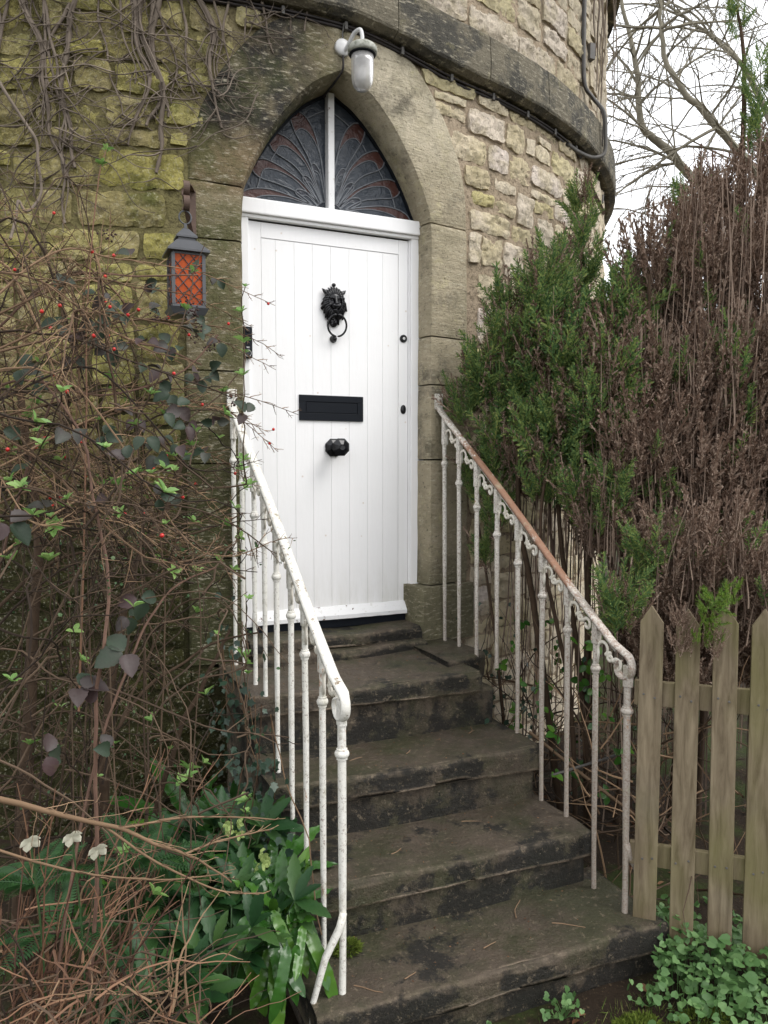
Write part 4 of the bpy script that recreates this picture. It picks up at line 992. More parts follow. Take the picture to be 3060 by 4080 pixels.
HEART = ([(0, .08, 0), (.3, -.05, .04), (.52, .2, .06), (.42, .62, .05), (0, 1, -.04), (-.42, .62, .05), (-.52, .2, .06), (-.3, -.05, .04)], [(0, 1, 2, 3), (0, 3, 4), (0, 4, 5), (0, 5, 6, 7)])
def ball(n=6, m=4): return ellipsoid((0, 0, 0), (1, 1, 1), n, m)
def mats_at(rng, P, size, D=None, spread=1.0, up=(0, 0, 1)):
    P = np.asarray(P); n = len(P); D = rng.normal(0, 1, (n, 3)) if D is None else np.asarray(D) + rng.normal(0, spread * .5, (n, 3))
    U = np.asarray(up) + rng.normal(0, .5, (n, 3)); return frames(P, D, U, np.asarray(size))

# ---- bare ivy / creeper stems clinging to the upper left wall
def make_vines():
    rng = np.random.default_rng(21)
    t = empty('climbing_vine', cyl(-.9, 2.9, TR + .03), 'tangle of bare brown climber stems clinging to the wall left of the arch', 'climbing plant')
    fine = Geo()
    def run(s, z, ds, dz, L, r, wob, off, pts=None):
        P = []; st = .028; k = rng.uniform(0, 99); n = int(L / st)
        for i in range(n):
            P.append(cyl(s, z, TR + off + .012 * nz(i * .12, k, 3))); a = math.atan2(dz, ds) + wob * nz(i * .16, k, 0)
            s += math.cos(a) * st; z += math.sin(a) * st
            if s > -.30 and z < 2.70: break
            if pts is not None: pts.append((s, z, a))
            x = cyl(s, z, TR)[0]
        return np.array(P)
    mains = [(-.30, 2.95, .38), (-.36, 2.93, .25), (-.45, 2.95, .50), (-.52, 2.95, .42), (-.60, 2.98, .72), (-.66, 2.96, .55), (-.71, 2.98, .75), (-.76, 2.96, .60), (-.83, 2.98, .70), (-.86, 2.95, .80), (-.93, 2.98, .55), (-1.0, 2.98, .70), (-1.08, 2.96, .9), (-1.12, 2.98, 1.0), (-1.2, 2.98, 1.05), (-1.25, 2.9, .9), (-1.33, 2.98, 1.2), (-1.38, 2.95, 1.1), (-.80, 2.98, .93), (-.16, 2.98, .22), (-.08, 3.0, .2), (-1.45, 2.9, 1.2)]
    for q, (s, z, L) in enumerate(mains):
        pts = []; thick = q in (4, 6, 8, 9, 12, 18, 16) ; r0 = (.013 if thick else .0075) * rng.uniform(.8, 1.2)
        P = run(s, z, rng.normal(-.08 if s < -1 else .0, .12), -1, L * 1.0, r0, .9, .018, pts)
        n = len(P)
        if n < 4: continue
        V, F = tube(P, np.linspace(r0, r0 * .45, n) * (1 + .2 * rng.normal(0, 1, n).clip(-1, 1)), 6); Geo().add(V, F).build('stem', M['vine'], t, True)
        # stems split and hug each other
        if thick:
            for _ in range(3):
                Q = P[:int(n * rng.uniform(.5, .95))] + rng.normal(0, .006, 3) + np.array([.014 * rng.normal(), 0, 0]); w = np.cumsum(rng.normal(0, .0016, Q.shape), 0); fine.add(*tube(Q + w, np.linspace(.005, .003, len(Q)), 5))
        for _ in range(int(L * 17)):
            i = rng.integers(0, len(pts)); sp, zp, a = pts[min(i, len(pts) - 1)]; side = rng.choice([-1, 1]) if s < -.5 else (1 if rng.random() < .7 else -1)
            LL = rng.uniform(.06, .34); sub = []
            Q = run(sp, zp, side * rng.uniform(.5, 1.2), -rng.uniform(-.1, 1.0), LL, .003, 1.8, rng.uniform(.008, .04), sub)
            if len(Q) < 3: continue
            r = rng.uniform(.0018, .0046); fine.add(*tube(Q, np.linspace(r, r * .4, len(Q)), 4))
            for __ in range(rng.integers(0, 4) if len(sub) else 0):
                sp2, zp2, a2 = sub[rng.integers(0, len(sub))]; Q2 = run(sp2, zp2, math.cos(a2 + rng.normal(0, .8)), math.sin(a2 + rng.normal(0, .8)), rng.uniform(.04, .16), .002, 2.0, rng.uniform(.01, .05))
                if len(Q2) > 2: fine.add(*tube(Q2, np.linspace(.0018, .0008, len(Q2)), 3))
    for _ in range(34):   # long crossing runners
        s, z = rng.uniform(-1.45, -.3), rng.uniform(2.2, 2.95)
        Q = run(s, z, rng.choice([-1, 1]), rng.normal(-.25, .5), rng.uniform(.25, .8), .003, 1.3, rng.uniform(.02, .05))
        if len(Q) > 3: fine.add(*tube(Q, np.linspace(.0036, .0014, len(Q)), 5))
    props(fine.build('fine_stems', M['vine'], t, True), kind='stuff')
    # the long pale stem that hooks up in front of the wall
    P = smooth_curve([(-1.14, .02, 2.62), (-1.05, -.08, 2.40), (-.96, -.1, 2.25), (-.915, -.12, 2.17), (-.91, -.13, 2.08), (-.90, -.13, 1.96), (-.93, -.14, 1.89), (-.965, -.15, 1.86), (-.99, -.15, 1.90), (-1.0, -.18, 1.82), (-1.02, -.3, 1.70)], 6)
    V, F = tube(P, np.linspace(.007, .006, len(P)), 6); Geo().add(V, F).build('hooked_stem', M['vine'], t, True)
    # right of the tower, stems hanging beside the conduit
    t2 = empty('climbing_vine', cyl(2.5, 3.3, TR + .03), 'few bare climber stems hanging beside the conduit at the right edge of the tower', 'climbing plant')
    for k in range(7):
        s0 = 2.3 + k * .09; P = [cyl(s0 + .05 * nz(i * .3, k, 1), 4.3 - i * .06, TR + .03 + .05 * (k > 4) + .03 * nz(i * .2, k, 7)) for i in range(int(14 + 3 * (k % 4)))]
        V, F = tube(P, np.linspace(.011 if k < 2 else .006, .003, len(P)), 6); Geo().add(V, F).build('stem', M['vine'], t2, True)
make_vines()

# ---- arching twiggy shrub with red berries (left foreground)
def twiggy(g, rng, P, r0, nside, Ls, ang=.9, sub=3, tips=None, nodes=None, flat=None, r1=.35):
    n = len(P); g.add(*tube(P, np.linspace(r0, r0 * r1, n), 5)); T = np.gradient(P, axis=0)
    for k in range(nside):
        f = (k + .5 + rng.uniform(-.3, .3)) / nside; f = .12 + .86 * f; i = min(int(f * (n - 1)), n - 2); p = P[i] + (P[i + 1] - P[i]) * (f * (n - 1) - i); tt = unit(T[i])
        ref = flat if flat is not None else rng.normal(0, 1, 3); sd = unit(np.cross(tt, ref)) * (1 if k % 2 else -1) + rng.normal(0, .25, 3)
        d = tt * math.cos(ang) + sd * math.sin(ang); L = Ls * rng.uniform(.45, 1.1) * (1.15 - .8 * f)
        Q = curve(rng, p, d, L, 6, .22, (0, 0, -.05) + tt * .5); r = r0 * .42
        g.add(*tube(Q, np.linspace(max(r, .0011), .0007, len(Q)), 4))
        if tips is not None: tips.append((Q[-1], unit(Q[-1] - Q[-2])))
        if nodes is not None: nodes.append((Q[3], unit(Q[4] - Q[3])))
        for j in range(sub):
            i2 = rng.integers(1, 6); q = Q[i2]; dd = unit(unit(Q[i2] - Q[i2 - 1]) + rng.normal(0, .75, 3)); S = curve(rng, q, dd, L * rng.uniform(.15, .45), 4, .2)
            g.add(*tube(S, np.linspace(.0011, .0006, len(S)), 3))
            if nodes is not None: nodes.append((S[-1], dd))
def make_left_shrubs():
    rng = np.random.default_rng(5)
    t = empty('berry_shrub', (-.95, -1.25, -1.0), 'tall tangled bare shrub with red berries spreading in front of the wall beside the lantern', 'shrub')
    g = Geo(); gd = Geo(); tips = []; nodes = []
    # limbs: explicit arching stems, from the root area to points in front of the wall and the door jamb
    targets = [(-.079, -.838, 1.414, -.68, -1.12, 1.46), (-.085, -.852, 1.161, -.62, -1.05, 1.284), (.008, -.85, .993, -.535, -.987, 1.059), (-.085, -.873, .846, -.40, -.95, 1.02),
        (-.16, -.80, 1.33, -.62, -1.0, 1.40), (-.05, -.83, 1.22, -.45, -.95, 1.30), (-.12, -.86, .92, -.5, -1.0, 1.0), (-.17, -.9, .70, -.5, -1.05, .86), (-.25, -.9, .55, -.55, -1.1, .75)]
    for tx, ty, tz, mx_, my, mz in targets:
        base = np.array([-1.15 + rng.uniform(-.15, .1), -1.35 + rng.uniform(-.1, .1), mz - rng.uniform(.15, .35)])
        P = through(rng, [base, (mx_ - .2, my - .08, mz - .02), (mx_, my, mz), ((mx_ + tx) / 2, (my + ty) / 2, (mz + tz) / 2 + .035), (tx, ty, tz)], 8, .003)
        twiggy(g, rng, P, .0042, 30, .12, .55, 2, tips, nodes, np.array([-.3, .9, .3]), .25)
    for k in range(136):
        bx, by = rng.uniform(-1.3, -.55), rng.uniform(-1.7, -.5); top = rng.uniform(.35, 1.0)
        ex = rng.uniform(-1.15, -.22); ey = by + rng.uniform(-.15, .35); ez = min(1.62 - .45 * (ex + 1.1), 1.6) * top + rng.uniform(-.1, .05)
        ey = min(ey, -.28)
        if k % 5 == 0:
            P = through(rng, [(bx, by, -1.0), (bx * .85 + ex * .15 + rng.normal(0, .08), by + rng.normal(0, .07), -.2), ((bx + ex) / 2 + rng.normal(0, .1), (by + ey) / 2 + rng.normal(0, .1), ez * .75), (ex, ey, ez)], 7, .005)
        else:
            zs = rng.uniform(-.9, 1.45) if k % 3 else rng.uniform(.6, 1.4); sx = -1.3 if rng.random() < .6 else rng.uniform(-1.1, -.6); dz = rng.normal(.1, .35)
            P = through(rng, [(sx, by * .6 - .4, zs), (sx * .6 + ex * .4, by * .6 - .4 + rng.normal(0, .1), zs + dz * .6 + .1), (sx * .25 + ex * .75, ey, min(zs + dz, ez)), (ex, ey, min(zs + dz * .8 - .08, ez))], 7, .006)
        hi_ = P[:, 2].mean() > .55
        twiggy(g if k % 3 == 0 and hi_ else gd, rng, P, rng.uniform(.0022, .005), 16 if hi_ else 8, .24, .85, 4 if hi_ else 2, tips, nodes)
    # old dark limbs deep inside
    for P, r in (([(-.75, -.55, -1.0), (-.72, -.6, -.3), (-.62, -.55, .3), (-.45, -.5, .62), (-.35, -.5, .95)], .022), ([(-1.05, -.8, -1.0), (-1.0, -.75, -.2), (-.95, -.6, .5), (-1.0, -.5, 1.1)], .03), ([(-.6, -.5, -.95), (-.45, -.6, -.35), (-.30, -.62, -.05), (-.22, -.6, .1)], .014), ([(-.95, -.9, -.9), (-.7, -.8, -.2), (-.4, -.75, .05), (-.15, -.8, .12)], .009), ([(-1.2, -1.0, .2), (-.9, -.9, .45), (-.5, -.8, .5), (-.2, -.75, .6)], .007)):
        P = through(rng, P, 8, .006); V, F = tube(P, np.linspace(r, r * .4, len(P)), 7); Geo().add(V, F).build('limb', M['bark2'], t, True)
    props(g.build('twigs', M['twig'], t), kind='stuff'); props(gd.build('dark_twigs', M['twigd'], t), kind='stuff')
    # berries
    B = np.array([n[0] for n in nodes]); sel = B[(B[:, 2] > .55) & (B[:, 0] > -1.1)]; idx = rng.choice(len(sel), 55, replace=False)
    V, F = ball(); V = np.array(V) * .0062; me = Geo().add(V, F).mesh('berry', True); me.materials.append(M['berry'])
    for i in idx: o = bpy.data.objects.new('berry', me); COL.objects.link(o); o.parent = t; o.location = Vector(sel[i]) - t.location
    # tiny round leaves
    lowB = B[(B[:, 2] < .6) & (B[:, 2] > -.8)]; idx = rng.choice(len(lowB), 700, replace=True); gl = Geo()
    gl.scatter(*ROUND, mats_at(rng, lowB[idx] + rng.normal(0, .008, (700, 3)), rng.uniform(.007, .014, 700)))
    props(gl.build('small_leaves', M['small'], t), kind='stuff')
    return tips, nodes
tips, nodes = make_left_shrubs()
def make_honeysuckle():
    rng = np.random.default_rng(9)
    t = empty('honeysuckle', (-.8, -1.5, -1.0), 'woody climber with pairs of fresh green leaves scrambling through the bare shrub', 'climbing plant')
    g = Geo(); ends = []
    for k in range(84):
        sx, sy = rng.uniform(-1.15, -.4), rng.uniform(-1.75, -.8); z = rng.uniform(-.5, 1.0)
        P = curve(rng, (sx, sy, z), (rng.normal(.3, .6), rng.normal(0, .5), rng.uniform(-.2, 1.1)), rng.uniform(.3, .9), 14, .42, (0, 0, -.5)); P[:, 1] = np.minimum(P[:, 1], -.3); P[:, 0] = np.minimum(P[:, 0], -.19 - .26 * np.maximum(0, -P[:, 1] - .8) + rng.normal(0, .006, len(P)))
        g.add(*tube(P, np.linspace(.0034, .0014, len(P)), 5))
        for i in range(3, len(P), 3): ends.append((P[i], unit(P[i] - P[i - 1])))
        ends.append((P[-1], unit(P[-1] - P[-2])))
    # the tall thin shoot in front of the wall
    P = through(rng, [(-.85, -1.5, .1), (-.80, -1.25, .9), (-.78, -1.1, 1.3), (-.735, -1.0, 1.72), (-.70, -.97, 1.86)], 8, .002); V, F = tube(P, np.linspace(.0035, .0015, len(P)), 5); Geo().add(V, F).build('shoot', M['twigr'], t)
    ends += [(P[-1], np.array([.3, 0, 1.])), (P[-6], np.array([-.5, 0, 1.]))] * 2
    props(g.build('woody_stems', M['twigd'], t), kind='stuff')
    L = leaf_shape(.5, 4, .25, 0, .12, .5); gl = Geo(); Ms = []
    for p, d in ends:
        if p[0] < -1.2: continue
        if rng.random() < (.3 if p[2] > .6 else .8): continue
        m = rng.integers(3, 7); a0 = rng.uniform(0, 6.28); u = unit(np.array([0, 0, 1.]) + d * .6 + rng.normal(0, .25, 3)); x = unit(np.cross(u, (1, .2, .1))); y = np.cross(u, x); s = rng.uniform(.022, .042)
        for j in range(m):
            a = a0 + j * 2.4; dd = u * rng.uniform(.4, 1.1) + x * math.cos(a) + y * math.sin(a); Ms.append(frames([p], [dd], [u], [s * rng.uniform(.7, 1.1)])[0])
    gl.scatter(*L, Ms); props(gl.build('leaves', M['bud'], t), kind='stuff')
make_honeysuckle()
def trifoliate(name, mesh, t, p, s, rng, n=3):
    d0 = unit(rng.normal(0, 1, 3) * np.array([1, .5, .7]) + np.array([.2, -.35, -.45])); u = unit(np.array([-.1, -.85, .6]) + rng.normal(0, .3, 3))
    x = unit(np.cross(d0, u))
    for j in range(n):
        dd = d0 if j == 0 else unit(d0 * .25 + x * (1 if j == 1 else -1) + rng.normal(0, .12, 3)); mt = frames([np.array(p) + dd * .006], [dd], [u + rng.normal(0, .15, 3)], [s * (1 if j == 0 else .85)])[0]
        o = bpy.data.objects.new(name, mesh); COL.objects.link(o); o.parent = t; o.matrix_parent_inverse = Matrix.Translation(-t.location); o.matrix_world = Matrix(mt.tolist()); 
        m = Matrix(mt.tolist()); loc, rot, sc2 = m.decompose(); o.location, o.rotation_euler, o.scale = loc, rot.to_euler(), sc2
BLEAF = [ (-0.781, -1.088, 1.197, 0.075), (-0.715, -1.119, 1.177, 0.06), (-0.978, -1.227, 1.081, 0.055), (-0.739, -0.985, 1.369, 0.055), (-0.758, -1.094, 1.262, 0.06), (-0.623, -0.917, 1.525, 0.05), (-0.522, -1.105, 1.034, 0.06), (-0.583, -1.087, 0.885, 0.05), (-0.638, -1.058, 0.948, 0.05), (-0.378, -1.053, 1.124, 0.05), (-0.367, -0.811, 1.541, 0.045), (-0.346, -1.061, 1.225, 0.05), (-1.011, -1.570, 0.641, 0.07), (-0.742, -1.712, 0.304, 0.075), (-0.695, -1.616, 0.431, 0.06), (-0.855, -1.668, 0.214, 0.07), (-0.810, -1.688, 0.220, 0.05), (-0.936, -1.70, 0.06, 0.06), (-0.715, -1.501, 0.361, 0.055), (-0.573, -0.952, 1.335, 0.05), (-0.437, -0.903, 1.338, 0.045), (-0.427, -1.023, 1.254, 0.055), (-0.369, -0.935, 1.305, 0.05), (-0.862, -1.048, 1.250, 0.055), (-0.916, -1.148, 1.036, 0.05), (-0.830, -1.070, 1.144, 0.05), (-0.548, -1.087, 1.112, 0.055), (-0.497, -1.106, 1.174, 0.045), (-0.919, -1.390, 0.666, 0.05), (-0.792, -1.446, 0.692, 0.045), (-0.966, -1.252, 0.784, 0.045), (-0.586, -0.940, 1.432, 0.045), (-0.673, -1.040, 0.987, 0.045), (-0.527, -0.856, 1.439, 0.045), (-0.304, -0.842, 1.497, 0.04), (-0.509, -0.989, 1.213, 0.06), (-0.782, -1.712, 0.052, 0.05) ]
def make_bramble():
    rng = np.random.default_rng(31)
    t = empty('bramble', (-.85, -1.6, -1.0), 'bramble canes with large purple green leaves arching through the shrub', 'bramble')
    L = Geo().add(*leaf_shape(.80, 11, .30, .06, .25, .45)).mesh('leaf', True); L.materials.append(M['bleaf'])
    for x, y, z, s in BLEAF: trifoliate('leaf', L, t, (x, y, z), s * 1.0, rng, 3 if s > .052 else 2)
    for _ in range(30): x = rng.uniform(-1.08, -.34); trifoliate('leaf', L, t, (x, rng.uniform(-1.5, -1.0), rng.uniform(.6, 1.5 - .25 * (x + 1.08))), rng.uniform(.035, .06), rng, rng.integers(1, 4))
    canes = [[(-.90, -1.9, -1.0), (-.83, -1.75, -.3), (-.817, -1.688, .16), (-.792, -1.69, .316), (-.773, -1.634, .452), (-.775, -1.572, .545), (-.8, -1.495, .72), (-.818, -1.423, .864), (-.861, -1.287, .964), (-.93, -1.2, 1.06)],
        [(-1.0, -1.9, -.9), (-.85, -1.7, -.1), (-.72, -1.6, .25), (-.60, -1.5, .42), (-.45, -1.45, .48)], [(-1.1, -1.2, .3), (-.95, -1.15, .85), (-.8, -1.1, 1.15), (-.6, -1.05, 1.2), (-.4, -1.0, 1.15)],
        [(-1.2, -1.1, .9), (-1.0, -1.15, 1.05), (-.75, -1.1, 1.02), (-.5, -1.08, 1.1), (-.35, -1.05, 1.25)], [(-1.1, -.9, 1.2), (-.85, -.95, 1.42), (-.6, -.9, 1.46), (-.38, -.85, 1.5)]]
    for k, c in enumerate(canes):
        P = through(rng, c, 8, .002); V, F = tube(P, np.linspace(.0062 if k == 0 else .0042, .0028, len(P)), 6); g = Geo().add(V, F)
        for i in range(2, len(P), 1):
            for _ in range(2):
                d = unit(rng.normal(0, 1, 3)); g.add(*tube([P[i], P[i] + d * .008 + (0, 0, -.003)], [.0016, .0002], 3))
        g.build('cane', M['bstem'], t)
    # dead blackberries
    V, F = ball(6, 4); g = Geo(); C = []
    for c in ((-.45, -1.0, 1.36), (-.42, -.98, 1.33), (-.40, -.97, 1.26), (-.55, -.98, 1.30), (-.36, -.95, 1.22), (-.25, -.85, 1.03), (-.70, -.95, 1.58), (-.33, -.9, 1.25)):
        for _ in range(26): C.append(np.array(c) + rng.normal(0, .012, 3))
    g.scatter(V, F, frames(C, rng.normal(0, 1, (len(C), 3)), rng.normal(0, 1, (len(C), 3)), rng.uniform(.002, .0045, len(C)))); props(g.build('dried_berries', M['dberry'], t), kind='stuff')
make_bramble()
def make_low_twigs():
    rng = np.random.default_rng(77)
    t = empty('pruned_shrub', (-.95, -1.9, -1.05), 'low bare shrub of straight reddish brown stems at the bottom left corner', 'shrub')
    g = Geo(); gr = Geo(); gd = Geo()
    main = [[-1.068, -2.126, 0.151], [-0.973, -2.041, 0.075], [-0.892, -1.994, 0.014], [-0.781, -1.938, -0.058], [-0.707, -1.921, -0.117], [-0.628, -1.904, -0.168], [-0.567, -1.88, -0.223], [-0.504, -1.858, -0.291]]
    F_ = np.array([-.2, .5, .8])
    P = through(rng, main, 6, .001); V, F = tube(P, np.linspace(.0075, .002, len(P)), 6); Geo().add(V, F).build('branch', M['twig'], t, True); twiggy(g, rng, P, .002, 22, .16, .6, 2, None, None, F_)
    for c in ([[-0.781, -1.938, -0.058], [-0.647, -1.89, -0.08], [-0.522, -1.839, -0.122], [-0.369, -1.801, -0.174]], [[-0.628, -1.904, -0.168], [-0.527, -1.861, -0.173], [-0.375, -1.799, -0.2]], [[-.83, -1.95, -.03], [-.70, -1.93, -.16], [-.55, -1.9, -.28], [-.42, -1.88, -.33]], [[-1.08, -1.9, -.05], [-.9, -1.9, -.15], [-.7, -1.9, -.22], [-.5, -1.85, -.27]]):
        P = through(rng, c, 6, .001); V, F = tube(P, np.linspace(.0035, .0016, len(P)), 5); Geo().add(V, F).build('branch', M['twig'], t, True); twiggy(g, rng, P, .0018, 12, .10, .6, 1, None, None, F_)
    for k in range(38):     # reddish upright shoots
        b = np.array([rng.uniform(-1.15, -.8), rng.uniform(-2.0, -1.4), -.95]); L = rng.uniform(.5, 1.0)
        P = curve(rng, b, (rng.normal(.15, .3), rng.normal(0, .2), 1), L, 9, .12, (.25, 0, 0)); gr.add(*tube(P, np.linspace(.0042, .0014, len(P)), 5))
        for _ in range(6): i = rng.integers(3, 9); S = curve(rng, P[i], unit(P[i] - P[i - 1]) + rng.normal(0, .5, 3), rng.uniform(.05, .18), 5, .2); gr.add(*tube(S, np.linspace(.0018, .0007, len(S)), 3))
    for k in range(380):    # dense mat of dry stems
        b = np.array([rng.uniform(-1.2, -.62), rng.uniform(-2.2, -1.7), rng.uniform(-.85, -.28)]); b[2] = min(b[2], -.30 - .6 * (b[0] + 1.0))
        P = curve(rng, b, rng.normal(0, 1, 3) * (.8, .5, .5) + (-.1, 0, .1), rng.uniform(.12, .38), 9, .3, (0, 0, -.35)); (g, gd, gd, gr)[k % 4].add(*tube(P, np.linspace(rng.uniform(.0014, .0038), .0009, len(P)), 4))
    props(g.build('pale_twigs', M['twig'], t), kind='stuff'); props(gr.build('red_twigs', M['twigr'], t), kind='stuff'); props(gd.build('dark_twigs', M['twigd'], t), kind='stuff')
make_low_twigs()

# ---- ferns and hellebores in the bed
def frond_mesh(rng, L, W, droop, seed):
    n, m = 26, 5; V = []
    for i in range(n + 1):
        f = i / n; w = W * (min(1, f * 7 + .35)) * (1 - max(0, (f - .72) / .28) ** 2.2) ; w = max(w, .002)
        y = L * (f - .12 * droop * f * f); z = -droop * L * .5 * f * f
        for j in range(m):
            u = j / (m - 1) * 2 - 1; wav = .17 * W * math.sin(i * 1.75 + seed + (1.2 if u > 0 else 0)) * u * u
            V.append((u * w + .03 * W * math.sin(i * 1.1 + seed), y, z + wav + .10 * W * abs(u) - (.10 * W if j == 2 else 0)))
    F = [(i * m + j, i * m + j + 1, (i + 1) * m + j + 1, (i + 1) * m + j) for i in range(n) for j in range(m - 1)]
    me = Geo().add(V, F).mesh('frond', True); me.materials.append(M['tongue']); return me
def place(name, me, t, p, d, u, s, rngl=None):
    mt = Matrix(frames([p], [d], [u], [s])[0].tolist()); loc, rot, sc2 = mt.decompose(); o = bpy.data.objects.new(name, me); COL.objects.link(o); o.parent = t
    o.matrix_parent_inverse = Matrix.Translation(-t.location); o.location, o.rotation_euler, o.scale = loc, rot.to_euler(), sc2; return o
def make_tongue_ferns():
    rng = np.random.default_rng(12); meshes = [frond_mesh(rng, 1, .085, dr, k * 2.1) for k, dr in enumerate((.5, .9, .25, 1.2, .7))]
    spec = [((-.245, -1.40, -.72), 24, .22, 'hart\'s tongue fern with glossy wavy fronds against the bottom step', 'up'), ((-.29, -1.50, -.66), 34, .25, 'hart\'s tongue fern with long drooping fronds in the foreground left of the newel post', 'down'),
        ((-.235, -1.24, -.66), 12, .26, 'hart\'s tongue fern reaching over the edge of the second step', 'up'), ((-.37, -.50, -.80), 7, .42, 'dark hart\'s tongue fern low against the wall behind the shrub', 'up'), ((-.235, -.62, -.85), 6, .40, 'narrow hart\'s tongue fern in the gap between wall and steps', 'up'), ((-.66, -1.0, -.85), 7, .36, 'hart\'s tongue fern spreading sideways under the bare branches', 'up')]
    for p, n, L, lab, mode in spec:
        t = empty('harts_tongue_fern', p, lab, 'fern', 'glossy strap leaved ferns in the bed beside the steps')
        for k in range(n):
            a = k * 2.4 + rng.uniform(-.3, .3); el = rng.uniform(.5, 1.3) if mode == 'up' else rng.uniform(-1.15, -.45)
            if mode == 'down': a = -math.pi / 2 - .25 + rng.uniform(-1.3, 1.0)
            d = np.array([math.cos(a) * math.cos(el), math.sin(a) * math.cos(el), math.sin(el)]); u = np.array([0, -.3, 1.]) if mode == 'up' else np.array([0, -.8, .6])
            place('frond', meshes[rng.integers(0, 5)], t, np.array(p) + rng.normal(0, .012 if mode == 'up' else .05, 3) * (1, 1, .4), d, u, L * rng.uniform(.65, 1.1))
make_tongue_ferns()
def make_hellebores():
    rng = np.random.default_rng(15); L = Geo().add(*leaf_shape(.30, 14, .18, .10, .12, .52)).mesh('leaflet', True); L.materials.append(M['helle'])
    pet = Geo().add(*leaf_shape(.75, 4, .3, 0, -.2, .55)).mesh('petal', True); pet.materials.append(M['hflow']); petw = Geo().add(*leaf_shape(.85, 4, .3, 0, -.2, .55)).mesh('petal', True); petw.materials.append(M['wflow'])
    pts = [(-.33, -1.12, -.93, .42), (-.44, -1.25, -.93, .38), (-.27, -1.22, -.93, .34), (-.50, -1.10, -.93, .36), (-.24, -1.02, -.93, .36), (-.60, -1.30, -.93, .34), (-.43, -1.48, -.93, .30), (-.53, -1.50, -.93, .28), (-.68, -1.22, -.93, .32), (-.33, -1.44, -.93, .32), (-.62, -1.55, -.93, .25), (-.42, -.98, -.93, .36)]
    labs = ['hellebore with pale green flowers among dark serrated leaves near the third step', 'hellebore of dark pointed leaves in the middle of the bed', 'hellebore squeezed between the ferns and the steps', 'hellebore with upright dark leaves in front of the wall gap', 'hellebore leaning against the side of the steps', 'hellebore partly hidden behind the pruned reddish shoots', 'low hellebore in front of the others near the bottom edge', 'low hellebore beside the tangle of dry stems', 'hellebore under the long bare branch', 'hellebore behind the drooping fern fronds', 'small hellebore beneath the dry stem tangle', 'hellebore furthest back towards the wall']
    for q, (x, y, z, h) in enumerate(pts):
        t = empty('hellebore', (x, y, z), labs[q], 'plant', 'dark leaved hellebores in the bed left of the steps'); g = Geo()
        for k in range(6):
            a = k * 1.9 + q; tip = np.array([x + math.cos(a) * .10 * rng.uniform(.5, 1.3), y + math.sin(a) * .10, z + h * rng.uniform(.6, 1.05)])
            P = smooth_curve([(x, y, z), ((x * 2 + tip[0]) / 3, (y * 2 + tip[1]) / 3, z + h * .5), tip], 4); g.add(*tube(P, .003, 5))
            out = unit(tip - np.array([x, y, z + h * .45]) + (0, 0, .0)); u = unit(np.array([0, -.35, 1.]) + rng.normal(0, .2, 3)); xx = unit(np.cross(out, u)); m = rng.integers(4, 7)
            for j in range(m):
                b = (j - (m - 1) / 2) * .62; dd = unit(out * math.cos(b) + xx * math.sin(b) + (0, 0, -.12 + rng.normal(0, .12))); place('leaflet', L, t, tip, dd, u, rng.uniform(.10, .155))
        g.build('stalk', M['small'], t)
        if q in (0, 2):
            for k in range(5):
                c = np.array([x + rng.uniform(-.05, .05), y - .06 + rng.uniform(-.03, .03), z + h + .02 + rng.uniform(-.03, .04)]); ax = unit(rng.normal(0, .5, 3) + (0, -.6, -.3))
                for j in range(5):
                    a = j * 1.2566; e1 = unit(np.cross(ax, (0, 0, 1))); e2 = np.cross(ax, e1); place('petal', pet, t, c, ax * .7 + e1 * math.cos(a) + e2 * math.sin(a), -ax, .021)
    for k, (x, y, z, lab) in enumerate(((-.975, -1.854, -.089, 'cream hellebore flower nearest the left edge behind red shoots'), (-.884, -1.84, -.102, 'cream hellebore flower highest among the red shoots'), (-.829, -1.867, -.133, 'cream hellebore flower furthest right among the red shoots'))):
        t = empty('hellebore_flower', (x, y, z), lab, 'flower', 'cream flowers behind the red shoots'); ax = unit(np.array([.2, -.8, -.4]))
        for j in range(5): a = j * 1.2566; e1 = unit(np.cross(ax, (0, 0, 1))); e2 = np.cross(ax, e1); place('petal', petw, t, np.array([x, y, z]), ax * .6 + e1 * math.cos(a) + e2 * math.sin(a), -ax, .026)
        P = smooth_curve([(x + .03, y + .1, -.95), (x + .02, y + .05, z - .3), (x, y + .01, z)], 5); V, F = tube(P, .0025, 5); Geo().add(V, F).build('stalk', M['small'], t)
make_hellebores()
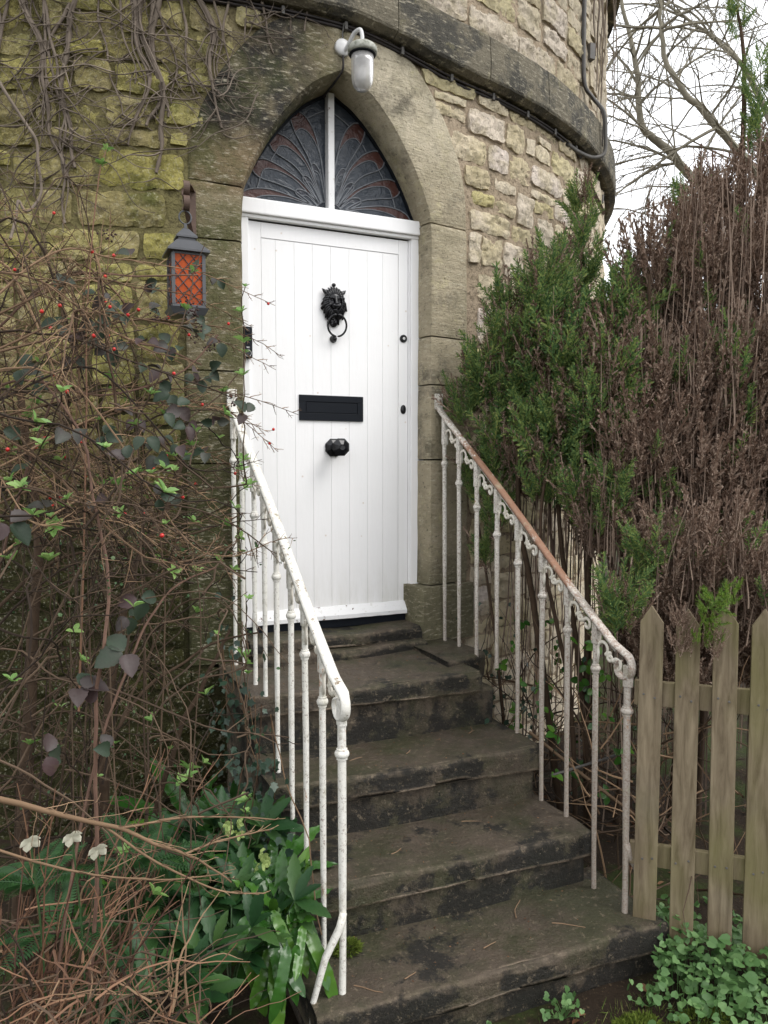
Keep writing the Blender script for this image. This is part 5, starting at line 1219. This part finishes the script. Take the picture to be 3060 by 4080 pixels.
def make_ferns():
    rng = np.random.default_rng(18); g = Geo(); lf = SIMPLE; Ms = []
    for i in range(24):
        f = i / 24; l = .26 * (math.sin(math.pi * (f * .85 + .12)) ** .8)
        for s in (-1, 1):
            d = unit(np.array([s, .35, -.1])); Ms.append(frames([(0, f, -.35 * f * f)], [d], [(0, 0, 1)], [(l * .5, l, l)])[0])
    g.scatter(*lf, Ms); P = [(0, f, -.35 * f * f) for f in np.linspace(0, 1, 8)]; g.add(*tube(P, np.linspace(.012, .004, 8), 4)); me = g.mesh('frond'); me.materials.append(M['fern'])
    for k, (p, n) in enumerate((((-.70, -1.35, -.45), 7), ((-.98, -1.55, -.35), 7), ((-.60, -1.2, -.62), 6), ((-.92, -1.7, -.40), 5), ((-.75, -1.55, -.75), 6))):
        t = empty('fern', p, ['feathery fern hanging in the shade left of the wall gap', 'feathery fern at the left edge among the bare stems', 'small feathery fern low in the bed behind the hellebores', 'feathery fern just above the cream flowers', 'feathery fern under the dry stems'][k], 'fern', 'feathery ferns in the bed')
        for j in range(n): a = j * 2.4 + k; place('frond', me, t, p, (math.cos(a), math.sin(a), rng.uniform(.1, .9)), (0, 0, 1), rng.uniform(.15, .24))
        V, F = tube([(p[0], p[1], p[2]), (p[0] + .03, p[1] + .05, -.98)], .005, 4); Geo().add(V, F).build('stalk', M['bark2'], t)
make_ferns()
def make_ivy():
    rng = np.random.default_rng(23)
    V = [(0, 0, 0)] + [(.5 * math.sin(a) * r, .5 - .5 * math.cos(a) * r, .05) for a, r in ((.35, .8), (.9, 1.0), (1.3, .62), (1.75, 1.05), (2.35, .7), (3.14, 1.35), (-2.35, .7), (-1.75, 1.05), (-1.3, .62), (-.9, 1.0), (-.35, .8))]
    F = [(0, k, k + 1) for k in range(1, 11)]
    for q, (c, n, lab) in enumerate((((-.20, -.95, -.45), 150, 'ivy trailing down the side of the steps by the lower railing'), ((-.24, -.60, -.30), 90, 'ivy in the corner between the left jamb and the top step'), ((1.22, -.55, -.45), 110, 'ivy creeping through the gap beyond the right hand railing'))):
        t = empty('ivy', c, lab, 'ivy', 'patches of ivy by the steps'); P = np.array(c) + rng.normal(0, 1, (n, 3)) * ((.035, .16, .22) if q < 2 else (.12, .2, .25)); g = Geo().scatter(V, F, mats_at(rng, P, rng.uniform(.018, .036, n), np.tile([0, -.2, -1.], (n, 1)), 1.2, (-.6, -.7, .3)))
        props(g.build('leaves', M['ivy'], t), kind='stuff')
        g = Geo()
        for _ in range(6): S = curve(rng, np.array(c) + (0, rng.normal(0, .12), .35), (0, rng.normal(0, .2), -1), .75, 10, .25); g.add(*tube(S, .0022, 4))
        g.build('runner', M['twig'], t)
make_ivy()

# ---- conifers to the right of the steps
def plume(rng, dead=False):
    V = []; F = []; n = 26
    def addq(a, b, c, d=None):
        k = len(V); V.extend([a, b, c] + ([d] if d is not None else [])); F.append(tuple(range(k, len(V))))
    ax = lambda f: np.array([.03 * math.sin(f * 5), f, .04 * math.sin(f * 4)])
    w = .012 if dead else .014
    for i in range(5):
        a, b = ax(i / 5), ax((i + 1) / 5); addq(a - (w, 0, 0), a + (w, 0, 0), b + (w, 0, 0) * np.array(1.), b - (w, 0, 0))
    for i in range(n):
        f = .06 + .92 * i / n; p = ax(f); ang = i * 2.05 + rng.uniform(-.4, .4); l = (.36 if not dead else .20) * (1.15 - .85 * f) * rng.uniform(.6, 1.15)
        if dead and rng.random() < .35: continue
        o = np.array([math.cos(ang), 0, math.sin(ang)]); d = unit(o * .75 + (0, .95, 0)); s = unit(np.cross(d, rng.normal(0, 1, 3)))
        q1 = p + d * l * .55; d2 = unit(d + o * .25 + (0, .35, 0)); q2 = q1 + d2 * l * .5; ww = .014
        addq(p - s * ww, p + s * ww, q1 + s * ww, q1 - s * ww); addq(q1 - s * ww, q1 + s * ww, q2)
        for j in range(6):
            g_ = .2 + .75 * j / 6; b = p + d * l * .55 * min(1, g_ * 1.8) if g_ < .55 else q1 + d2 * l * .5 * (g_ - .55) * 2
            sd = s * (1 if j % 2 else -1); e = unit(sd * .8 + d + rng.normal(0, .15, 3)) * l * .36 * (1.1 - g_ * .6); c = unit(np.cross(e, o + .01)) * .014
            addq(b - c, b + e * .5 + c * 1.6, b + e)
    return V, F
def conifers():
    rng = np.random.default_rng(3)
    G = [(1.100, -0.248, 1.139, 0.109, 1.1), (1.170, -0.385, 1.276, 0.142, 1.2), (1.250, -0.471, 1.501, 0.14, 1.5), (1.400, -0.552, 1.670, 0.144, 1.5), (1.950, -0.143, 2.262, 0.09, 2.0), (1.800, -0.311, 1.919, 0.127, 1.4), (1.350, -0.474, 1.158, 0.201, 1.1), (1.220, -0.486, 0.897, 0.152, 1.2), (1.500, -0.633, 1.310, 0.242, 1.1), (1.700, -0.752, 1.488, 0.16, 1.3), (1.900, -0.690, 1.629, 0.099, 1.5), (1.350, -0.730, 0.914, 0.201, 1.0), (1.500, -0.865, 1.065, 0.208, 1.2), (1.700, -0.981, 1.171, 0.119, 1.4), (1.300, -0.957, 0.676, 0.116, 1.1), (1.160, -1.418, 0.270, 0.119, 1.0), (1.140, -0.509, 0.572, 0.081, 1.7), (1.120, -0.435, 0.356, 0.061, 1.6), (1.300, -1.389, 0.464, 0.084, 1.1), (1.350, -1.145, 0.701, 0.101, 1.3), (1.120, -0.361, 0.780, 0.091, 1.4), (1.120, -1.316, 0.162, 0.056, 1.0), (1.250, -0.761, 0.737, 0.088, 1.2)]
    GT = [(2.500, -0.425, 2.277, 0.118, 1.1), (2.600, -0.769, 2.832, 0.098, 1.7), (2.600, -0.792, 2.561, 0.103, 1.4), (2.600, -0.591, 3.254, 0.066, 1.6)]
    B = [(1.950, -0.731, 1.742, 0.2, 1.2), (2.100, -0.892, 1.630, 0.23, 1.2), (2.300, -1.018, 1.713, 0.205, 1.3), (1.800, -0.997, 1.130, 0.23, 1.1), (2.000, -1.140, 1.126, 0.259, 1.1), (1.800, -1.152, 0.697, 0.254, 1.1), (2.000, -1.295, 0.698, 0.209, 1.2), (1.500, -1.120, 0.802, 0.165, 1.1), (1.350, -1.058, 0.555, 0.124, 1.0), (1.450, -1.375, 0.418, 0.154, 1.1), (1.600, -1.500, 0.424, 0.161, 1.1), (1.700, -1.596, 0.336, 0.112, 1.2), (1.500, -0.658, 1.034, 0.207, 1.1), (1.400, -0.559, 1.314, 0.163, 1.1), (2.400, -0.673, 2.12, 0.17, 1.5), (2.500, -0.863, 2.16, 0.18, 1.6), (2.15, -.75, 2.0, .12, 1.8), (1.250, -0.665, 0.781, 0.101, 1.1), (1.600, -0.841, 1.246, 0.178, 1.2), (1.800, -0.708, 1.364, 0.21, 1.2), (1.600, -1.066, 0.908, 0.19, 1.2), (2.25, -1.3, 1.15, .25, 1.3), (2.3, -1.5, .7, .25, 1.2), (1.9, -1.5, .1, .2, 1.2), (1.6, -1.3, .0, .2, 1.2), (2.2, -1.4, .2, .25, 1.2)]
    HANG = [(1.075, -1.80, 0.22, 0.045, 1.9), (1.155, -1.885, 0.20, 0.035, 1.8)]
    Y = [(1.165, -1.875, 0.315, 0.055, 1.3), (1.24, -1.88, 0.36, 0.03, 1.3), (1.115, -1.86, 0.215, 0.035, 1.1), (1.16, -1.88, .22, .04, 1.1)]
    def fill(lobes, dens, size, shapes, spread=.35, inner=.55):
        Ms = []
        for x, y, z, r, asp in lobes:
            n = int(dens * (r / .15) ** 2 * asp)
            for _ in range(n):
                u = unit(rng.normal(0, 1, 3)); rr = rng.uniform(inner, 1.0) ** .5; p = np.array([x, y, z]) + u * rr * r * np.array([1, 1, asp]); d = unit(np.array([0, 0, 1.0]) + u * np.array([.55, .55, .15]) + rng.normal(0, spread, 3) * .5 + np.array([-.12, -.18, 0]))
                s = size * rng.uniform(.6, 1.45) * min(1.3, .55 + r * 3)
                Ms.append((p - d * s * .45, d, rng.normal(0, 1, 3), s))
        return Ms
    def emit(Ms, shapes, name, mat, parent):
        g = Geo()
        for k, sh in enumerate(shapes):
            sel = Ms[k::len(shapes)]
            if sel: g.scatter(*sh, frames([m[0] for m in sel], [m[1] for m in sel], [m[2] for m in sel], [m[3] for m in sel]))
        o = g.build(name, mat, parent); return props(o, kind='stuff')
    GS = [plume(rng) for _ in range(4)]; BS = [plume(rng, True) for _ in range(4)]
    t = empty('green_conifer', (1.45, -.7, -1.0), 'bushy green conifer leaning over the rusty railing against the tower', 'conifer')
    emit(fill(G, 40, .19, GS, .5, .3), GS, 'green_foliage', M['con'], t); emit(fill(G, 26, .19, BS, .5, .3), BS, 'brown_sprays', M['conb'], t)
    for P, r in (([(1.42, -.72, -1.05), (1.33, -.68, -.3), (1.22, -.62, .5), (1.2, -.6, 1.1)], .022), ([(1.35, -.9, -1.05), (1.30, -.92, -.3), (1.18, -.85, .4), (1.25, -.8, .9)], .014), ([(1.5, -.85, -1.05), (1.45, -.8, -.2), (1.35, -.75, .5), (1.4, -.7, 1.2)], .018), ([(1.6, -.7, -1.05), (1.65, -.6, .2), (1.7, -.4, 1.2), (1.92, -.2, 2.2)], .02), ([(1.25, -.5, -1.0), (1.2, -.45, -.2), (1.12, -.35, .6)], .012)):
        P = through(rng, P, 8, .006); V, F = tube(P, np.linspace(r, r * .4, len(P)), 7); Geo().add(V, F).build('trunk', M['bark2'], t, True)
    t = empty('dead_conifer', (2.0, -1.1, -1.0), 'tall brown dead conifer behind the picket fence with a few green sprigs', 'conifer')
    emit(fill(B + [(x + .35, y + .45, z, r * 1.3, a) for x, y, z, r, a in B if z < 1.5], 74, .21, BS, .12), BS, 'dead_foliage', M['conb'], t); emit(fill(B[:14], 5.0, .15, GS), GS, 'green_sprigs', M['con'], t)
    emit(fill(HANG, 260, .10, BS, .5), BS, 'hanging_dead_sprays', M['conb'], t)
    emit(fill(Y, 150, .08, GS, .9), GS, 'fresh_sprigs', M['cony'], t)
    g = Geo()
    for k in range(520):
        x = rng.uniform(1.35, 2.9); y = -.55 - .35 * (x - 1.3) + rng.uniform(-.42, .35) - (.15 if x > 1.6 else 0)
        zt = 1.0 + .72 * min(1, (x - 1.3) / .8) + rng.uniform(-.6, .72) * (1 if x > 1.75 else .4); zb = rng.uniform(-1.0, .5) if rng.random() < .6 else zt - rng.uniform(.4, .9)
        lean = rng.normal(0, .05, 2); P = [np.array([x + lean[0] * (z - zt), y + lean[1] * (z - zt), z]) + rng.normal(0, .006, 3) for z in np.linspace(zb, zt, 7)]
        g.add(*tube(P, np.linspace(rng.uniform(.0025, .006), .002, 7), 4))
    for k in range(420):
        i_ = rng.integers(0, 14); x, y, z, r, a_ = B[i_]; p = np.array([x, y, z]) + unit(rng.normal(0, 1, 3) + (-.5, -.9, 0)) * r * np.array([1, 1, a_]) * rng.uniform(.7, 1.05); d_ = unit(np.array([-.06, -.08, 1]) + rng.normal(0, .09, 3))
        Q = curve(rng, p - d_ * .15, d_, rng.uniform(.15, .42), 6, .08); g.add(*tube(Q, np.linspace(rng.uniform(.002, .004), .001, 7), 3))
    props(g.build('bare_upright_stems', M['deadstem'], t), kind='stuff')
    for k in range(9):
        x = 1.5 + k * .14; y = -.75 - .3 * (x - 1.3); P = through(rng, [(x, y, -1.05), (x + rng.normal(0, .05), y, .2), (x + rng.normal(0, .08), y, 1.3 + .2 * (k % 3))], 6, .006); V, F = tube(P, np.linspace(.02, .007, len(P)), 6); Geo().add(V, F).build('trunk', M['bark2'], t, True)
    t = empty('green_conifer', (2.7, -.6, -1.0), 'thin green conifer top against the sky at the right edge', 'conifer')
    emit(fill(GT, 44, .16, GS), GS, 'green_foliage', M['con'], t)
    P = through(rng, [(2.75, -.5, -1.05), (2.7, -.5, 1.2), (2.62, -.65, 2.6), (2.6, -.6, 3.3)], 7, .008); V, F = tube(P, np.linspace(.03, .006, len(P)), 6); Geo().add(V, F).build('trunk', M['bark2'], t, True)
    P = through(rng, [(2.7, -.5, 1.6), (2.55, -.45, 2.0), (2.48, -.42, 2.25)], 6, .003); V, F = tube(P, np.linspace(.01, .004, len(P)), 5); Geo().add(V, F).build('branch', M['bark2'], t, True)
M['deadstem'] = m_simple('dead_stem_bark', (.08, .054, .042), (.30, .225, .175), 6, .9, .1, 0, isl=.85)
conifers()

# ---- undergrowth beyond the right hand railing and litter
def undergrowth():
    rng = np.random.default_rng(41)
    t = empty('undergrowth', (1.35, -.9, -1.0), 'tangle of bare twigs and bramble leaves filling the gap beyond the right railing', 'undergrowth'); g = Geo(); gd = Geo()
    for k in range(230):
        b = np.array([rng.uniform(1.1, 1.8), rng.uniform(-1.55, -.25), rng.uniform(-1.0, -.35)]); up = rng.random() < .4
        P = curve(rng, b, (rng.normal(0, .6), rng.normal(0, .6), rng.uniform(.3, 1.5) if up else rng.normal(0, .25)), rng.uniform(.2, .8), 8, .3); P[:, 0] = np.maximum(P[:, 0], 1.04)
        (g if k % 2 else gd).add(*tube(P, np.linspace(rng.uniform(.002, .006), .001, len(P)), 4))
    props(g.build('twigs', M['twig'], t), kind='stuff'); props(gd.build('dark_twigs', M['twigd'], t), kind='stuff')
    L = Geo().add(*leaf_shape(.7, 7, .14, .06, .12, .42)).mesh('leaf', True); L.materials.append(M['tongue'])
    for _ in range(44): trifoliate('leaf', L, t, (rng.uniform(1.12, 1.6), rng.uniform(-1.3, -.4), rng.uniform(-.75, .05)), rng.uniform(.035, .06), rng, 3)
    tube_obj('fallen_stick', [(1.12, -.85, -.45), (1.3, -1.0, -.62), (1.5, -1.15, -.80)], .008, M['stick'], 'pale fallen stick lying across the gap behind the right railing', 'stick', 6, 5)
    tube_obj('fallen_stick', [(1.1, -1.05, -.58), (1.5, -1.0, -.57)], .006, M['pipe'], 'straight grey cane lying level behind the right railing', 'stick', 6, 5)
undergrowth()
def ground_cover():
    rng = np.random.default_rng(55); P = []; D = []
    d = np.array([.735, -.678]); n_ = np.array([-.678, -.735])
    for _ in range(2600):
        a, b = rng.uniform(-.02, 1.1), rng.normal(.05, .16)
        if b > .42: continue
        x, y = np.array([1.1, -1.72]) + d * a + n_ * b
        if x < 1.13 and y > -1.76: continue
        h = max(0, .13 - abs(b) * .25) * rng.uniform(.2, 1.1) + .02; P.append((x, y, ground_z(x, y) + h + rng.uniform(0, .03)))
    P = np.array(P); n = len(P); g = Geo().scatter(*HEART, mats_at(rng, P, rng.uniform(.012, .034, n) * (1 + .6 * (rng.random(n) > .93)), rng.normal(0, 1, (n, 3)) * (1, 1, .2), .4, (-.3, -.5, 1)))
    for p in P[::5]: g.add(*tube([p, (p[0] + rng.normal(0, .01), p[1] + rng.normal(0, .01), ground_z(p[0], p[1]))], .0012, 3))
    o = g.build('leafy_ground_cover', M['cover'], None); props(o, 'low mat of round bright green leaves at the foot of the picket fence', 'ground cover', kind='stuff')
    # sprigs climbing beside step corner
    Q = np.array([1.14, -1.76, -.90]) + rng.normal(0, 1, (46, 3)) * (.03, .03, .05); g = Geo().scatter(*HEART, mats_at(rng, Q, rng.uniform(.018, .032, 46), None, 1, (-.3, -.6, .8)))
    for p in Q[::3]: g.add(*tube([p, (p[0], p[1], -1.05)], .0012, 3))
    props(g.build('weed', M['cover'], None), 'round leaved weed growing up the right corner of the bottom step', 'weed')
    for q, (x, y, n, lab) in enumerate(((.62, -1.79, 34, 'small lobed weed at the foot of the bottom step, centre right'), (.33, -1.80, 20, 'small lobed weed at the foot of the bottom step near the railing'), (.92, -1.86, 26, 'small weed by the moss near the fence corner of the step'))):
        Q = np.array([x, y, ground_z(x, y) + .05]) + rng.normal(0, 1, (n, 3)) * (.035, .025, .018); g = Geo().scatter(*HEART, mats_at(rng, Q, rng.uniform(.014, .026, n), None, 1, (-.2, -.6, 1)))
        for p in Q[::2]: g.add(*tube([p, (x, y, ground_z(x, y))], .001, 3))
        props(g.build('weed', M['cover'], None), lab, 'weed', 'little weeds along the bottom step')
    for q, (x, y, z, rx, ry, n, lab) in enumerate(((.80, -1.93, None, .10, .06, 1500, 'bright moss cushion on the soil in front of the bottom step'), (-.02, -1.44, -.855, .05, .035, 900, 'moss clump on the bottom step behind the newel post'), (-.19, -1.80, None, .05, .05, 700, 'moss tuft at the left foot of the bottom step'), (1.02, -2.0, None, .12, .07, 900, 'mossy patch on the soil near the ground cover'))):
        U = rng.normal(0, 1, (n, 3)); U /= np.linalg.norm(U, axis=1, keepdims=True); U[:, 2] = np.abs(U[:, 2]); zz = ground_z(x, y) if z is None else z
        Q = np.array([x, y, zz]) + U * (rx, ry, .035) * rng.uniform(.6, 1.05, (n, 1)); g = Geo().scatter([(-.18, 0, 0), (.18, 0, 0), (0, 1, 0)], [(0, 1, 2)], frames(Q, U + rng.normal(0, .4, (n, 3)), rng.normal(0, 1, (n, 3)), rng.uniform(.008, .018, n)))
        props(g.build('moss_clump', M['moss'], None), lab, 'moss', 'moss clumps about the steps')
    n = 2600; a = rng.uniform(0, 1, n); P = np.c_[rng.uniform(.2, 1.6, n), rng.uniform(-2.35, -1.80, n), np.full(n, -1.055)]; P = P[(rng.random(n) < .35 + .65 * (P[:, 0] > .75))]; n = len(P)
    g = Geo().scatter([(-.03, 0, 0), (.03, 0, 0), (.02, .6, .02), (0, 1, .08), (-.02, .6, .02)], [(0, 1, 2, 3, 4)], frames(P, rng.normal(0, .5, (n, 3)) + (0, 0, 1.), rng.normal(0, 1, (n, 3)), rng.uniform(.015, .05, n)))
    props(g.build('grass', M['grass'], None), 'short thin grass on the soil in front of the bottom step', 'grass', kind='stuff')
    n = 380; P = np.c_[rng.uniform(-1.1, 1.9, n), rng.uniform(-2.4, -.3, n), np.zeros(n)]; P = P[(P[:, 0] < -.25) | (P[:, 0] > 1.12) | (P[:, 1] < -1.8)]; P[:, 2] = [ground_z(x, y) + .006 for x, y, _ in P]
    g = Geo().scatter(*leaf_shape(.5, 4, .3, 0, .1, .5), mats_at(rng, P, rng.uniform(.02, .05, len(P)), rng.normal(0, 1, (len(P), 3)) * (1, 1, .15), .1))
    props(g.build('fallen_leaves', M['deadleaf'], None), 'scattered brown dead leaves on the soil', 'leaves', kind='stuff')
ground_cover()
def litter():
    rng = np.random.default_rng(61); spots = [(.62, -1.50, -.87, 1.1, .13, 'thin dark twig lying at the back of the bottom step'), (.72, -1.58, -.868, -.5, .12, 'dark twig crossing the bottom step towards the fence'), (.42, -1.60, -.872, .1, .06, 'pale straw in the middle of the bottom step'), (.10, -1.64, -.866, .05, .05, 'pale straw on the bottom step near the newel post'), (.23, -1.25, -.665, .2, .06, 'pale straw on the second step'), (.60, -1.13, -.663, -.3, .10, 'thin twig at the back of the second step'), (.45, -.92, -.432, .8, .05, 'reddish twig in the middle of the third step'), (.80, -.84, -.42, .6, .10, 'curled twig by the railing on the third step'), (.20, -.9, -.43, .4, .07, 'thin twig on the third step near the left railing'), (.25, -.55, -.168, .1, .04, 'white straw on the landing'), (-.06, -1.60, -.868, -.7, .10, 'brown twig at the foot of the newel post')]
    for x, y, z, a, L, lab in spots:
        P = curve(rng, (x, y, z + .004), (math.cos(a), math.sin(a), 0), L, 7, .2); P[:, 2] = z + .005; V, F = tube(P, np.linspace(.0024, .0014, len(P)), 5); props(Geo().add(V, F).build('twig', M['stick'], None), lab, 'twig', 'loose twigs and straws on the steps')
    n = 420; P = np.c_[rng.uniform(-.1, 1.0, n), rng.uniform(-1.68, -.35, n), np.zeros(n)]
    P[:, 2] = [(-.150 if y > -.74 else -.410 if y > -1.04 else -.645 if y > -1.37 else -.855) - .013 * math.exp(-((x - .42) / .35) ** 2) for x, y, _ in P]
    g = Geo().scatter(*SIMPLE, mats_at(rng, P, rng.uniform(.003, .010, n), rng.normal(0, 1, (n, 3)) * (1, 1, .1), .1)); props(g.build('leaf_litter', M['deadleaf'], None), 'tiny scraps of leaf litter scattered over the treads', 'litter', kind='stuff')
litter()

# ---- bare trees against the sky
def trees():
    rng = np.random.default_rng(91)
    A = [(8.3, 2.0, -1.1), (7.9, 2.2, 1.2), (6.9, 2.75, 3.2), (6.62, 2.91, 3.63), (6.14, 3.15, 4.12), (5.85, 3.31, 4.5), (5.61, 3.43, 4.72), (5.56, 3.48, 5.15), (5.53, 3.52, 5.64), (5.42, 3.6, 6.12), (5.3, 3.7, 7.2)]
    Bl = [(7.4, 1.4, -1.1), (6.9, 1.6, 1.8), (6.35, 1.9, 3.0), (6.05, 2.06, 3.61), (5.89, 2.16, 3.94), (5.46, 2.38, 4.47), (5.29, 2.47, 4.66), (5.12, 2.57, 5.0), (5.08, 2.61, 5.34), (5.08, 2.63, 5.63), (5.1, 2.7, 6.6)]
    Cl = [(9.0, 2.8, -1.1), (8.4, 3.2, 3.5), (7.82, 3.58, 5.33), (7.51, 3.76, 5.99), (7.19, 3.93, 6.35), (6.97, 4.04, 6.53), (6.3, 4.4, 7.1)]
    for q, (L, r, lab) in enumerate(((A, .13, 'bare tree whose pale trunk rises nearest the tower against the sky'), (Bl, .10, 'bare tree with a long slanting limb right of the first'), (Cl, .09, 'bare tree with thin high limbs at the top right corner'))):
        t = empty('bare_tree', L[0], lab, 'tree', 'bare winter trees behind the dead conifer'); P = through(rng, L, 6, .012); n = len(P); rr = np.interp(np.linspace(0, 1, n), [0, .35, 1], [r * .8, r * .42, r * .12]); V, F = tube(P, rr, 8); Geo().add(V, F).build('trunk', M['bark'], t, True)
        g = Geo(); T = np.gradient(P, axis=0)
        for k in range(26):
            i = rng.integers(int(n * .25), n - 1); d = unit(unit(T[i]) * .5 + rng.normal(0, .75, 3) * (1, 1, .8) + (0, 0, .25)); Lb = rng.uniform(.7, 2.3); Q = curve(rng, P[i], d, Lb, 12, .16, (0, 0, -.75)); rb = rng.uniform(.008, .02); g.add(*tube(Q, np.linspace(rb, .005, len(Q)), 5))
            for _ in range(5):
                j = rng.integers(2, 11); S = curve(rng, Q[j], unit(unit(Q[j] - Q[j - 1]) + rng.normal(0, .55, 3)), Lb * rng.uniform(.2, .55), 8, .15, (0, 0, -.6)); g.add(*tube(S, np.linspace(.0065, .003, len(S)), 4))
                for __ in range(3): m = rng.integers(2, 8); U = curve(rng, S[m], unit(unit(S[m] - S[m - 1]) + rng.normal(0, .5, 3)), Lb * rng.uniform(.08, .25), 5, .15, (0, 0, -.4)); g.add(*tube(U, np.linspace(.0045, .0025, len(U)), 3))
        props(g.build('branches', M['bark'], t), kind='stuff')
trees()
